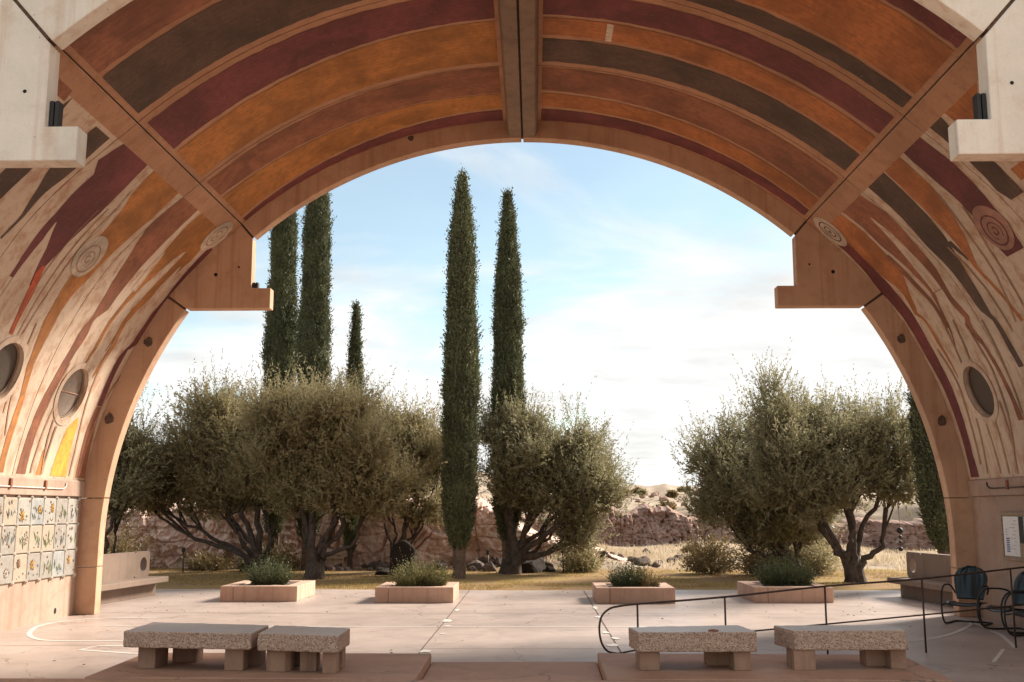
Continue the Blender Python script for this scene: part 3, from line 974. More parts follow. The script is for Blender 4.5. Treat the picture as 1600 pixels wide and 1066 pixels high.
# rust and insect nests on the far rib
for side, th, r, s in ((-1, 61.7, 7.72, 0.075), (-1, 73.0, 7.76, 0.085), (1, 61.5, 7.70, 0.07), (1, 73.4, 7.72, 0.08), (-1, 15.5, 7.79, 0.06)):
    V = []
    for i in range(24):
        a = 2 * math.pi * i / 24
        q = s * (1 + 0.45 * float(fbm(np.array([math.cos(a) * 1.7, math.sin(a) * 1.7, th]), 3)))
        V.append((side * r * math.sin(R_(th)) + q * math.cos(a), ZC + r * math.cos(R_(th)) + q * 1.2 * math.sin(a)))
    MB().prism(V, 'y', D1 - 0.025, D1 + 0.01).build('mud_nest', M['soil'], vault, 0.01)

# twin ridge beams along the crown, a crack of sky between them
for side in (-1, 1):
    zb = ZC + RI + 0.015
    if side > 0:
        for y in (D0, D1):
            MB().box(-0.05, 0.05, y + 0.03, y + TH - 0.03, ZC + RI + 0.06, ZC + 8.4).build('joint_mortar', M['soil'], vault)
        MB().box(-0.02, 0.02, D0 + TH + 0.01, D1 - 0.01, ZC + RI + 0.10, ZC + RP).build('joint_mortar', M['soil'], vault)
    pts = [(side * 0.016, zb), (side * 0.235, zb), (side * 0.262, zb + 0.05), (side * 0.30, ZC + RP + 0.06), (side * 0.016, ZC + RP + 0.06)]
    MB().prism(pts, 'y', D0 + TH + 0.004, D1 - 0.003).build('ridge_beam', M['ridge'], vault, 0.01)

# side walls below the shell, with the ledge the shell stands on
for side in (-1, 1):
    X = side * 7.83
    w = MB()
    w.prism([(X, 0.0), (X, 2.03), (side * 8.5, 2.03), (side * 8.5, 0.0)], 'y', D0 + TH + 0.003, D1 - 0.003)
    w.build('side_wall', M['wall'], vault)
    l = MB()
    l.prism([(side * 7.77, 2.035), (side * 7.765, 2.30), (side * 7.80, 2.325), (side * 8.5, 2.325), (side * 8.5, 2.035)], 'y', D0 + TH + 0.003, D1 - 0.003)
    l.build('wall_ledge', M['wall'], vault, 0.012)
    # conduit along the ledge
    p = MB()
    p.tube([(side * 7.752, 11.2, 2.16), (side * 7.752, 17.55, 2.155), (side * 7.752, 17.72, 2.16), (side * 7.752, 17.80, 2.20), (side * 7.752, 17.81, 2.26)], 0.011, 8)
    p.build('conduit', M['pipe'] if side < 0 else M['metal'], vault, smooth=True)
    for yy in (17.05, 15.9):
        MB().box(min(side * 7.77, side * 7.735), max(side * 7.77, side * 7.735), yy - 0.03, yy + 0.03, 2.13, 2.28).build('conduit_clamp', M['rust'], vault, 0.004)
    if side < 0:
        c = [(17.87 + 0.045 * math.cos(2 * math.pi * i / 16), 0.135 + 0.05 * math.sin(2 * math.pi * i / 16)) for i in range(16)]
        MB().prism(c, 'x', -7.85, -7.826).build('drain_hole', M['hole'], vault)
    # rear exterior wall that carries the outer shell
    MB().box(min(side * 8.5, side * 8.75), max(side * 8.5, side * 8.75), D0 + TH, D1, 0.0, 2.35).build('outer_wall', M['wall'], vault)

# ------------------------------------------------------------------ floor, platform, court lines
floor = MB()
edge = [(-16, 26.6), (-12, 26.5), (-8.3, 25.9), (-6, 25.1), (-4.2, 24.6), (-2, 24.45), (0, 24.45), (2, 24.6), (4.2, 25.2), (6, 25.6), (8, 26.0), (12, 26.4), (16, 26.6)]
floor.prism([(-16, -8), (16, -8)] + [(x, y) for x, y in reversed(edge)], 'z', -0.25, 0.0)
court = floor.build('court_floor', M['floor'])
tag(court, 'pale concrete court floor', None, None, 'structure')


def line(name, pts, w, mat, z=0.004, parent=None):
    V, F = [], []
    P = [Vector((x, y, 0)) for x, y in pts]
    for i, p in enumerate(P):
        d = (P[min(i + 1, len(P) - 1)] - P[max(i - 1, 0)]).normalized()
        n = Vector((-d.y, d.x, 0)) * w / 2
        V += [(p.x + n.x, p.y + n.y, z), (p.x - n.x, p.y - n.y, z)]
        if i:
            k = 2 * i
            F.append((k - 2, k - 1, k + 1, k))
    return mesh(name, V, F, mat, parent or court)


def smooth(pts, n=8):
    out = []
    m = len(pts)
    for i in range(m - 1):
        p0, p1, p2, p3 = (np.array(pts[max(i - 1, 0)], float), np.array(pts[i], float), np.array(pts[i + 1], float), np.array(pts[min(i + 2, m - 1)], float))
        for k in range(n):
            t = k / n
            out.append(tuple(0.5 * (2 * p1 + (p2 - p0) * t + (2 * p0 - 5 * p1 + 4 * p2 - p3) * t * t + (3 * p1 - p0 - 3 * p2 + p3) * t ** 3)))
    out.append(tuple(map(float, pts[-1])))
    return out


LW = 0.075
line('court_line', smooth([(-6.2, 18.15), (-7.05, 18.0), (-7.5, 17.55), (-7.58, 16.8), (-7.3, 15.9), (-7.0, 15.35), (-6.6, 14.98), (-6.0, 14.94)]) + [(-3.4, 14.94)], LW, M['line_w'])
line('court_line', [(-3.6, 14.42), (-5.66, 14.41), (-5.72, 14.0), (-4.93, 13.68), (-3.9, 13.55)], LW, M['line_w'])
line('court_line', [(-6.6, 16.82), (1.28, 16.86), (3.0, 16.88)], 0.06, M['line_w'])
line('court_line', smooth([(4.9, 15.0), (5.43, 15.18), (6.0, 15.64), (6.62, 16.46), (7.22, 17.5), (7.34, 18.05), (7.1, 18.35)]), 0.07, M['line_w'])
line('court_line', [(7.34, 17.9), (7.0, 15.9), (6.53, 14.38)], 0.06, M['line_w'])
line('court_line', [(5.7, 13.13), (6.34, 14.32)], 0.05, M['line_w'])
M['joint'] = plain('joint_dirt', (0.10, 0.065, 0.045), 0.95, 0, 0.3, 20, 0)
for pts in ([(-1.28, 24.4), (-1.27, 12.3)], [(1.31, 24.4), (1.31, 12.3)], [(-1.28, 20.85), (1.31, 20.85)], [(-1.27, 14.2), (1.31, 14.25)],
            [(-8.0, 14.3), (-5.6, 14.5)], [(-6.6, 18.95), (-1.28, 18.8)], [(1.31, 18.6), (3.4, 18.65)], [(-7.8, 19.0), (7.8, 19.0)]):
    n = 24
    pp = [(pts[0][0] + (pts[1][0] - pts[0][0]) * i / n, pts[0][1] + (pts[1][1] - pts[0][1]) * i / n) for i in range(n + 1)]
    pp = [(x + 0.012 * float(fbm(np.array([x * 2, y * 2, 1.0]), 2)), y + 0.012 * float(fbm(np.array([x * 2, y * 2, 7.0]), 2))) for x, y in pp]
    line('floor_joint', pp, 0.016, M['joint'], 0.006)
# patches of white filler along the two long joints
for x, y, w, l in ((-1.22, 13.95, 0.20, 0.30), (-1.17, 16.9, 0.12, 0.25), (-1.24, 17.7, 0.16, 0.5), (-1.2, 19.6, 0.08, 0.4), (-1.16, 15.9, 0.15, 0.12), (1.33, 20.0, 0.07, 0.7), (1.29, 18.4, 0.10, 0.35), (1.26, 16.1, 0.12, 0.3), (1.34, 15.4, 0.14, 0.25), (1.27, 14.6, 0.16, 0.3)):
    V = [(x + w * 0.5 * (1 + 0.5 * random.uniform(-1, 1)) * math.cos(a), y + l * 0.5 * (1 + 0.5 * random.uniform(-1, 1)) * math.sin(a), 0.008) for a in [2 * math.pi * i / 9 for i in range(9)]]
    mesh('filler_patch', V, [tuple(range(9))], M['line_w'], court)

pl = MB()
pl.prism([(-4.17, 10.47), (-0.945, 10.47), (-0.965, 12.25), (-4.23, 12.25), (-4.21, 11.84)], 'z', 0.0, 0.2)
tag(pl.build('raised_platform', M['platform'], None, 0.012), 'brown raised concrete platform under the left pair of stone benches', None, None, 'structure')
pl = MB()
pl.prism([(0.895, 10.47), (4.20, 10.47), (4.32, 12.25), (0.915, 12.33)], 'z', 0.0, 0.2)
tag(pl.build('raised_platform', M['platform'], None, 0.012), 'brown raised concrete platform under the right pair of stone benches', None, None, 'structure')
pl = MB()
pl.prism([(-0.94, 10.47), (0.89, 10.47), (0.91, 12.36), (-0.96, 12.30)], 'z', 0.0, 0.1)
tag(pl.build('platform_step', M['platform'], None, 0.012), 'low brown concrete step between the two raised platforms', None, None, 'structure')
pl = MB()
pl.box(-12, 12, -6, 10.455, 0.0, 0.19)
tag(pl.build('terrace', M['platform'], None, 0.012), 'brown concrete terrace at the near edge of the vault', None, None, 'structure')


# ------------------------------------------------------------------ stone benches on the platforms
def slab_bench(label, top, z0, z1, legs, chamfer=None):
    cxy = (sum(p[0] for p in top) / len(top), sum(p[1] for p in top) / len(top))
    t = empty('stone_bench', (cxy[0], cxy[1], 0.2))
    tag(t, label, 'bench', 'stone slab benches')
    loc = [(x - cxy[0], y - cxy[1]) for x, y in top]
    b = MB()
    n = len(loc)
    bot = chamfer or loc
    b.add([(x, y, z1 - 0.2) for x, y in loc] + [(x, y, z0 - 0.2) for x, y in bot],
          [tuple(range(n)), tuple(range(2 * n - 1, n - 1, -1))] + [(i, (i + 1) % n, (i + 1) % n + n, i + n) for i in range(n)])
    s = b.build('seat_slab', M['aggregate'], t, 0.016, seg=2)
    m = s.modifiers.new('split', 'SUBSURF')
    m.subdivision_type = 'SIMPLE'
    m.levels = m.render_levels = 4
    tx = bpy.data.textures.new('chipped', 'CLOUDS')
    tx.noise_scale = 0.07
    m = s.modifiers.new('chips', 'DISPLACE')
    m.texture = tx
    m.strength = 0.016
    m.mid_level = 0.62
    for poly in legs:
        MB().prism([(x - cxy[0], y - cxy[1]) for x, y in poly], 'z', 0.0, z0 - 0.2 + 0.002).build('leg', M['legwood'], t, 0.008)
    return t


def quad(x0, x1, y0, y1, k=0.0):
    return [(x0, y0 + k), (x1, y0), (x1, y1), (x0, y1 + k)]


slab_bench('longer speckled stone bench at the far left of the platforms', [(-3.99, 10.93), (-2.64, 10.78), (-2.65, 11.55), (-4.02, 11.82)], 0.418, 0.583,
           [quad(-3.86, -3.68, 11.02, 11.42), quad(-3.66, -3.40, 11.48, 11.72), quad(-2.93, -2.74, 10.90, 11.12), quad(-2.86, -2.66, 11.26, 11.50)])
slab_bench('short speckled stone bench on five stub legs, right of the longer one', [(-2.58, 10.80), (-1.725, 10.61), (-1.725, 11.28), (-2.59, 11.54)], 0.41, 0.583,
           [[(-2.50, 10.88), (-2.44, 10.83), (-2.30, 10.83), (-2.25, 10.89), (-2.25, 11.02), (-2.50, 11.02)], quad(-2.16, -1.99, 10.88, 11.06), quad(-1.90, -1.76, 10.72, 10.88),
            quad(-1.90, -1.755, 11.04, 11.2), quad(-2.48, -2.24, 11.24, 11.42)])
slab_bench('thick speckled stone bench beside the looped end of the handrail', [(1.19, 11.40), (1.245, 10.93), (2.455, 10.98), (2.40, 11.64)], 0.385, 0.586,
           [quad(1.27, 1.47, 11.0, 11.28), quad(2.22, 2.39, 11.02, 11.26), quad(2.00, 2.24, 11.36, 11.58), quad(1.27, 1.5, 11.34, 11.5)],)
slab_bench('thick speckled stone bench with a chipped right end, rightmost of four', [(2.74, 11.55), (2.84, 11.04), (3.985, 11.10), (4.02, 11.36), (3.96, 11.62)], 0.395, 0.592,
           [quad(2.83, 3.05, 11.05, 11.38), quad(3.84, 4.0, 11.16, 11.32), quad(3.64, 3.86, 11.34, 11.56), quad(2.9, 3.1, 11.4, 11.52)],
           [(-0.77, 0.2), (-0.67, -0.31), (0.505, -0.25), (0.56, 0.02), (0.48, 0.28)])
# a small bronze bell-shaped button on the third bench
tk = MB()
tk.tube([(0, 0, 0), (0, 0, 0.012), (0, 0, 0.018)], [0.055, 0.05, 0.02], 16)
o = tk.build('bronze_disc', M['rust'])
o.location = (2.02, 11.02, 0.587)
tag(o, 'small rust-brown disc lying on the third stone bench', 'disc')


# ------------------------------------------------------------------ long concrete benches outside the arch
def long_bench(side, label):
    t = empty('concrete_bench', (side * 8.0, 20.9, 0.0), side * R_(6.0))
    tag(t, label, 'bench', 'long concrete benches flanking the arch')
    s = side
    y0, y1 = -1.95, 2.0
    # back with a round opening near its far end
    yc, zc, r = 1.72, 0.66, 0.15
    n = 32
    ring = [(yc + r * math.cos(2 * math.pi * (i + 0.5) / n), zc + r * math.sin(2 * math.pi * (i + 0.5) / n)) for i in range(n)]
    rect = []
    for i in range(n):
        c, q = math.cos(2 * math.pi * (i + 0.5) / n), math.sin(2 * math.pi * (i + 0.5) / n)
        k = max(abs(c), abs(q))
        c, q = c / k, q / k
        rect.append((yc + c * ((y1 - yc) if c > 0 else 0.4), zc + q * ((0.93 - zc) if q > 0 else (zc - 0.40))))
    V, F = [], []
    for x in (s * 0.32, s * 0.46):
        V += [(x, a, b) for a, b in ring] + [(x, a, b) for a, b in rect]
    for i in range(n):
        j = (i + 1) % n
        F += [(i, j, n + j, n + i), (2 * n + i, 2 * n + j, 3 * n + j, 3 * n + i), (i, j, 2 * n + j, 2 * n + i), (n + i, n + j, 3 * n + j, 3 * n + i)]
    b = MB().add(V, F)
    b.box(min(s * 0.32, s * 0.46), max(s * 0.32, s * 0.46), y0, yc - 0.4, 0.40, 0.93)
    b.build('backrest', M['outbench'], t)
    MB().box(min(s * -0.12, s * 0.46), max(s * -0.12, s * 0.46), y0, y1 + 0.02, 0.285, 0.40).build('seat', M['outbench'], t, 0.012)
    MB().box(min(s * 0.14, s * 0.44), max(s * 0.14, s * 0.44), y0, y1 - 0.02, 0.0, 0.285).build('base', M['outbench'], t, 0.01)
    return t


long_bench(-1, 'long concrete bench with a high back beyond the left pier')
long_bench(1, 'long concrete bench with a high back beyond the right pier')


# ------------------------------------------------------------------ planters and what grows in them
def leaf_cloud(P, Dv, L, W, tint, seed=0):
    """one diamond leaf per row: base point, direction, length, width"""
    r = np.random.default_rng(seed)
    n = len(P)
    Dv = Dv / (np.linalg.norm(Dv, axis=1, keepdims=True) + 1e-9)
    a = np.cross(Dv, r.normal(size=(n, 3)))
    a /= (np.linalg.norm(a, axis=1, keepdims=True) + 1e-9)
    L = L[:, None]
    W = W[:, None]
    V = np.stack([P, P + Dv * L * 0.45 + a * W, P + Dv * L, P + Dv * L * 0.45 - a * W], 1).reshape(-1, 3)
    F = np.arange(4 * n).reshape(n, 4)
    return V, F, np.repeat(tint, 4)


def shoots(base, dirs, length, per, leaf, width, seed=0, spread=0.75, droop=0.0):
    """leaves set along many short shoots"""
    r = np.random.default_rng(seed)
    n = len(base)
    t = np.tile(np.linspace(0.05, 1.0, per), (n, 1)) + r.uniform(-0.03, 0.03, (n, per))
    bend = r.normal(size=(n, 3)) * 0.22
    bend[:, 2] += 0.25 - droop
    P = base[:, None, :] + (dirs * length[:, None])[:, None, :] * t[..., None] + (bend * length[:, None])[:, None, :] * (t ** 2)[..., None]
    dv = dirs[:, None, :] * 0.9 + r.normal(size=(n, per, 3)) * spread
    tint = np.repeat(r.uniform(0, 1, n), per) * 0.55 + r.uniform(0, 0.45, n * per)
    k = n * per
    return leaf_cloud(P.reshape(-1, 3), dv.reshape(-1, 3), leaf * r.uniform(0.7, 1.3, k), width * r.uniform(0.7, 1.25, k), tint, seed + 1)


def herb(label, loc, rx, ry, h, mat, seed, n=420, upright=0.8, per=16, leaf=0.045):
    r = np.random.default_rng(seed)
    th = r.uniform(0, 2 * np.pi, n)
    rr = np.sqrt(r.uniform(0, 1, n))
    base = np.stack([rx * 0.8 * rr * np.cos(th), ry * 0.8 * rr * np.sin(th), np.zeros(n)], 1)
    d = np.stack([0.55 * rr * np.cos(th), 0.55 * rr * np.sin(th), np.full(n, upright)], 1) + r.normal(size=(n, 3)) * 0.18
    d /= np.linalg.norm(d, axis=1, keepdims=True)
    ln = h * (1.05 - 0.55 * rr ** 2) * r.uniform(0.55, 1.12, n)
    t = empty('planter_shrub', loc)
    tag(t, label, 'shrub')
    V, F, ti = shoots(base, d, ln, per, leaf, leaf * 0.16, seed, 0.55)
    mesh('foliage', V, F, mat, t, attr=ti)
    st = MB()
    for i in range(0, n, 14):
        st.tube([base[i] * 0.5 + (0, 0, -0.05), base[i] + d[i] * ln[i] * 0.7], [0.008, 0.003], 4)
    st.build('stem', M['bark'], t)
    return t


def planter(label, x0, x1, y0, y1, corner):
    cx, cy = (x0 + x1) / 2, (y0 + y1) / 2
    t = empty('concrete_planter', (cx, cy, 0))
    tag(t, label, 'planter', 'low square planters at the edge of the court')
    w, d, h, k = (x1 - x0) / 2, (y1 - y0) / 2, 0.30, 0.26
    xj = -w + k if corner < 0 else w - k
    g = 0.006
    # pinwheel of four blocks, the joint showing near one front corner
    MB().box(-w + k + g, w, -d, -d + k, 0, h).build('rim_block', M['planter'], t, 0.012)
    MB().box(-w, -w + k, -d, d - k - g, 0, h).build('rim_block', M['planter'], t, 0.012)
    MB().box(-w, w - k - g, d - k, d, 0, h).build('rim_block', M['planter'], t, 0.012)
    MB().box(w - k, w, -d + k + g, d, 0, h).build('rim_block', M['planter'], t, 0.012)
    V, F = [], []
    n = 10
    for i in range(n + 1):
        for j in range(n + 1):
            x, y = (-w + k - 0.01) + (2 * w - 2 * k + 0.02) * i / n, (-d + k - 0.01) + (2 * d - 2 * k + 0.02) * j / n
            V.append((x, y, h - 0.05 + 0.05 * float(fbm(np.array([x * 4, y * 4, x0]), 3)) + 0.04 * (1 - (x / w) ** 2)))
    for i in range(n):
        for j in range(n):
            q = i * (n + 1) + j
            F.append((q, q + 1, q + n + 2, q + n + 1))
    mesh('soil', V, F, M['soil'], t, True)
    return t


planter('low square planter with a dark bushy shrub, leftmost of four', -6.09, -4.54, 21.35, 23.1, -1)
planter('low square planter filled with yellow-green shrubs, second from left', -2.95, -1.40, 21.13, 22.68, -1)
planter('low square planter with spiky shrubs and stones, second from right', 1.41, 2.95, 21.05, 22.6, -1)
planter('low square planter with a wide dark shrub, rightmost of four', 4.54, 6.09, 21.3, 23.1, -1)
herb('dark green bushy shrub growing in the leftmost planter', (-5.28, 22.1, 0.28), 0.42, 0.40, 0.44, M['herb'], 11, 620, 0.75)
herb('yellow-green feathery shrub in the second planter from the left', (-2.25, 21.75, 0.28), 0.40, 0.36, 0.42, M['herb2'], 12, 520, 0.75)
herb('pale grey-green tuft at the right side of the second planter', (-1.80, 21.65, 0.28), 0.22, 0.24, 0.36, M['herb2'], 13, 220, 0.9)
herb('upright dark rosemary-like shrub in the third planter', (2.08, 21.75, 0.28), 0.36, 0.34, 0.44, M['herb'], 14, 360, 1.0)
herb('low dry brownish shrub beside the rosemary-like one', (2.48, 21.7, 0.28), 0.24, 0.24, 0.24, M['brush'], 15, 180, 0.8)
herb('wide dark green shrub growing in the rightmost planter', (5.35, 22.1, 0.28), 0.58, 0.42, 0.50, M['herb'], 16, 680, 0.75)


# ------------------------------------------------------------------ handrail
hr = empty('handrail', (3.4, 13.3, 0))
tag(hr, 'thin dark iron handrail with a looped left end crossing the court', 'handrail')


def rp(x, z):
    return (x - 3.4, 12.50 + (x - 0.95) * 0.347 - 13.3, z)


top = [rp(7.6, 1.11), rp(6.6, 1.03), rp(5.22, 0.925), rp(3.83, 0.86), rp(2.5, 0.765), rp(1.45, 0.715), rp(1.2, 0.695)]
loop = [rp(1.08, 0.67), rp(0.99, 0.60), rp(0.955, 0.50), rp(0.955, 0.38), rp(0.985, 0.27), rp(1.05, 0.19), rp(1.16, 0.16)]
MB().tube(smooth(top + loop, 5), 0.0125, 8).build('top_rail', M['metal'], hr, smooth=True)
MB().tube([rp(1.16, 0.16), rp(1.6, 0.22), rp(2.9, 0.355), rp(5.2, 0.47), rp(7.6, 0.60)], 0.010, 8).build('lower_rail', M['metal'], hr, smooth=True)
for x, z in ((1.41, 0.71), (2.5, 0.765), (3.83, 0.86), (5.21, 0.925), (6.56, 1.027)):
    MB().tube([rp(x, 0.0), rp(x, z)], 0.0125, 8).build('post', M['metal'], hr, smooth=True)


# ------------------------------------------------------------------ metal shell chairs by the right wall
def shell_chair(label, loc, rz):
    t = empty('shell_chair', loc, rz)
    tag(t, label, 'chair', 'metal shell-back chairs by the right wall')
    # backrest: a fan-shaped pressed shell, dished and fluted
    V, F = [], []
    nu, nv = 18, 14
    for i in range(nv + 1):
        v = i / nv
        for j in range(nu + 1):
            u = -1 + 2 * j / nu
            wv = 0.25 * (0.80 + 0.55 * v - 0.25 * v * v) * math.sqrt(max(0.0, 1 - max(0.0, (v - 0.55) / 0.46) ** 2.2))
            x = u * wv
            z = 0.38 + 0.52 * v
            y = 0.20 + 0.17 * v - 0.05 * (1 - u * u) * -1 + 0.012 * math.cos(u * 12) * v
            V.append((x, y, z))
    for i in range(nv):
        for j in range(nu):
            q = i * (nu + 1) + j
            F.append((q, q + 1, q + nu + 2, q + nu + 1))
    o = mesh('backrest', V, F, M['teal'], t, True)
    o.modifiers.new('thickness', 'SOLIDIFY').thickness = 0.012
    V, F = [], []
    for i in range(13):
        v = i / 12
        for j in range(13):
            u = -1 + 2 * j / 12
            x = u * (0.245 + 0.02 * math.sin(v * 3.1))
            y = -0.24 + 0.47 * v
            z = 0.385 - 0.03 * (1 - u * u) - 0.05 * v + (-0.05 * max(0, 0.25 - v) / 0.25)
            V.append((x, y, z))
    for i in range(12):
        for j in range(12):
            q = i * 13 + j
            F.append((q, q + 1, q + 14, q + 13))
    o = mesh('seat', V, F, M['teal'], t, True)
    o.modifiers.new('thickness', 'SOLIDIFY').thickness = 0.012
    for s in (-1, 1):
        x = s * 0.285
        path = smooth([(x * 0.85, 0.30, 0.46), (x, 0.22, 0.575), (x, 0.02, 0.615), (x, -0.18, 0.60), (x, -0.29, 0.50), (x, -0.33, 0.34), (x, -0.31, 0.16), (x, -0.22, 0.04), (x, -0.05, 0.016), (x, 0.22, 0.016), (x * 0.97, 0.33, 0.016), (x * 0.7, 0.36, 0.016)], 5)
        MB().tube(path, 0.0145, 8).build('side_frame', M['black'], t, smooth=True)
        MB().tube([(x, -0.30, 0.315), (s * 0.24, -0.05, 0.345), (s * 0.23, 0.2, 0.335)], 0.012, 6).build('seat_bracket', M['black'], t, smooth=True)
    MB().tube([(-0.2, 0.36, 0.016), (0.2, 0.36, 0.016)], 0.0145, 8).build('rear_bar', M['black'], t, smooth=True)
    return t


shell_chair('dark teal metal shell-back chair nearest the right pier', (7.10, 17.35, 0), R_(-38))
shell_chair('dark teal metal shell-back chair turned sideways under the notice board', (7.33, 16.35, 0), R_(-78))
shell_chair('dark metal shell-back chair cut by the right edge of the picture', (7.38, 15.55, 0), R_(-60))

# ------------------------------------------------------------------ notice board
nb = empty('notice_board', (7.83, 16.7, 1.39))
tag(nb, 'notice board with white papers on the right wall', 'notice board')
MB().box(-0.03, 0.0, -0.72, 0.72, -0.33, 0.33).build('board', M['wood'], nb)
for a, b, c, d in ((-0.72, 0.72, 0.33, 0.375), (-0.72, 0.72, -0.375, -0.33), (0.72, 0.76, -0.375, 0.375), (-0.76, -0.72, -0.375, 0.375)):
    MB().box(-0.05, 0.0, a, b, c, d).build('frame', M['wood'], nb, 0.004)
MB().box(-0.036, -0.031, 0.16, 0.70, -0.31, 0.31).build('sheet', M['paper'], nb)
MB().box(-0.036, -0.031, -0.68, -0.02, -0.30, 0.31).build('sheet', M['grey'], nb)
MB().box(-0.035, -0.031, 0.0, 0.14, -0.1, 0.31).build('sheet', M['black'], nb)
pr = MB()
for i in range(7):
    pr.box(-0.0385, -0.0365, 0.50, 0.61, -0.25 + i * 0.034, -0.25 + i * 0.034 + 0.022)
pr.build('printed_block', M['blue'], nb)
pr = MB()
for i in range(9):
    a = 0.22 + 0.03 * (i % 3)
    pr.box(-0.0385, -0.0365, a, a + 0.10 + 0.05 * ((i * 7) % 3), 0.24 - i * 0.055, 0.25 - i * 0.055)
for i in range(3):
    pr.box(-0.0385, -0.0365, 0.56, 0.62, 0.02 + i * 0.04, 0.035 + i * 0.04)
pr.build('printed_lines', M['grey'], nb)

# ------------------------------------------------------------------ ceramic tile mural on the left wall
mural = empty('tile_mural', (-7.83, 17.0, 0.69))
tag(mural, 'relief mural of pale ceramic tiles with flowers and diamond studs on the left wall', 'mural')


def glaze(name, a, b_, c_):
    m, nt, b = nodes(name)
    p = position(nt)
    f = noise(nt, p, 7, 6, 0.6, 0.6)
    g = noise(nt, p, 26, 5, 0.6)
    c = mixc(nt, rng_map(nt, f, 0.4, 0.62), a, b_)
    c = mixc(nt, rng_map(nt, g, 0.58, 0.68, 0, 0.75), c, c_)
    nt.links.new(c, b.inputs['Base Color'])
    b.inputs['Roughness'].default_value = 0.45
    bump(nt, b, g, 0.35, 0.01)
    return m


GL = [glaze('tile_glaze_white', (0.38, 0.345, 0.295), (0.30, 0.28, 0.255), (0.22, 0.19, 0.15)), glaze('tile_glaze_blue', (0.345, 0.33, 0.30), (0.26, 0.262, 0.255), (0.18, 0.18, 0.17)),
      glaze('tile_glaze_cream', (0.38, 0.315, 0.235), (0.35, 0.29, 0.22), (0.26, 0.18, 0.10)), glaze('tile_glaze_grey', (0.32, 0.285, 0.245), (0.275, 0.24, 0.2), (0.20, 0.16, 0.12))]
RELIEF = [plain('glaze_yellow', (0.46, 0.25, 0.05), 0.4), plain('glaze_brown', (0.20, 0.11, 0.06), 0.5), plain('glaze_green', (0.20, 0.22, 0.10), 0.45), plain('glaze_slate', (0.17, 0.17, 0.16), 0.5), plain('glaze_pale', (0.47, 0.40, 0.33), 0.4)]
TW, TH_, GAP = 0.44, 0.437, 0.014
rr = random.Random(5)
tile_v = []
for col in range(-3, 6):
    for row in range(3):
        y0 = 15.82 - 17.0 + col * TW
        z0 = row * TH_
        o = MB().box(0.002, 0.035, y0 + GAP / 2, y0 + TW - GAP / 2, z0 + GAP / 2, z0 + TH_ - GAP / 2).build('tile', rr.choice(GL), mural, 0.012)
        if col < -1:
            continue
        # raised motifs: a flower, a few discs, a bundle of stalks
        fm = rr.choice([0, 0, 4, 1])
        parts = {}

        def put(k):
            return parts.setdefault(k, MB())
        kind = rr.random()
        if kind < 0.5:
            fy, fz, fr = y0 + rr.uniform(0.14, 0.30), z0 + rr.uniform(0.14, 0.30), rr.uniform(0.06, 0.105)
            npet = rr.randint(7, 11)
            for i in range(npet):
                a = 2 * math.pi * i / npet
                c, s = math.cos(a), math.sin(a)
                pet = [(fy + c * fr * 0.3 - s * 0.012, fz + s * fr * 0.3 + c * 0.012), (fy + c * fr, fz + s * fr), (fy + c * fr * 0.3 + s * 0.012, fz + s * fr * 0.3 - c * 0.012)]
                put(fm).prism(pet, 'x', 0.030, 0.047)
            put(1).tube([(0.03, fy, fz), (0.052, fy, fz), (0.056, fy, fz)], [fr * 0.34, fr * 0.28, 0.005], 10)
        if kind > 0.35:
            k = rr.choice([2, 3, 3])
            for i in range(rr.randint(4, 9)):
                a = (y0 + rr.uniform(0.06, 0.38), z0 + rr.uniform(0.06, 0.22))
                b = (a[0] + rr.uniform(-0.09, 0.09), a[1] + rr.uniform(0.08, 0.16))
                b = (min(max(b[0], y0 + 0.03), y0 + TW - 0.03), min(b[1], z0 + TH_ - 0.03))
                put(k).tube([(0.035, *a), (0.042, (a[0] + b[0]) / 2 + 0.012, (a[1] + b[1]) / 2), (0.036, *b)], [0.006, 0.008, 0.004], 5)
        for i in range(rr.randint(3, 7)):
            a = (y0 + rr.uniform(0.05, 0.39), z0 + rr.uniform(0.05, 0.38))
            q = rr.uniform(0.012, 0.03)
            put(rr.choice([1, 1, 3, 4])).tube([(0.032, *a), (0.044, *a), (0.047, *a)], [q, q * 0.85, q * 0.2], 10)
        for k, b in parts.items():
            tag(b.build('relief', RELIEF[k], o), kind='stuff')
for col in range(-3, 7):
    for row in range(4):
        y0, z0 = 15.82 - 17.0 + col * TW, row * TH_
        d = 0.045
        V = [(0.034, y0 - d * 0.75, z0), (0.034, y0, z0 - d), (0.034, y0 + d * 0.75, z0), (0.034, y0, z0 + d), (0.062, y0 - 0.008, z0), (0.062, y0 + 0.008, z0)]
        V2 = [(0.004, v[1], v[2]) for v in V[:4]]
        b = MB().add(V + V2, [(0, 1, 4), (1, 5, 4), (1, 2, 5), (2, 3, 5), (3, 4, 5), (3, 0, 4), (0, 6, 7, 1), (1, 7, 8, 2), (2, 8, 9, 3), (3, 9, 6, 0)])
        b.build('diamond_stud', RELIEF[4], mural)


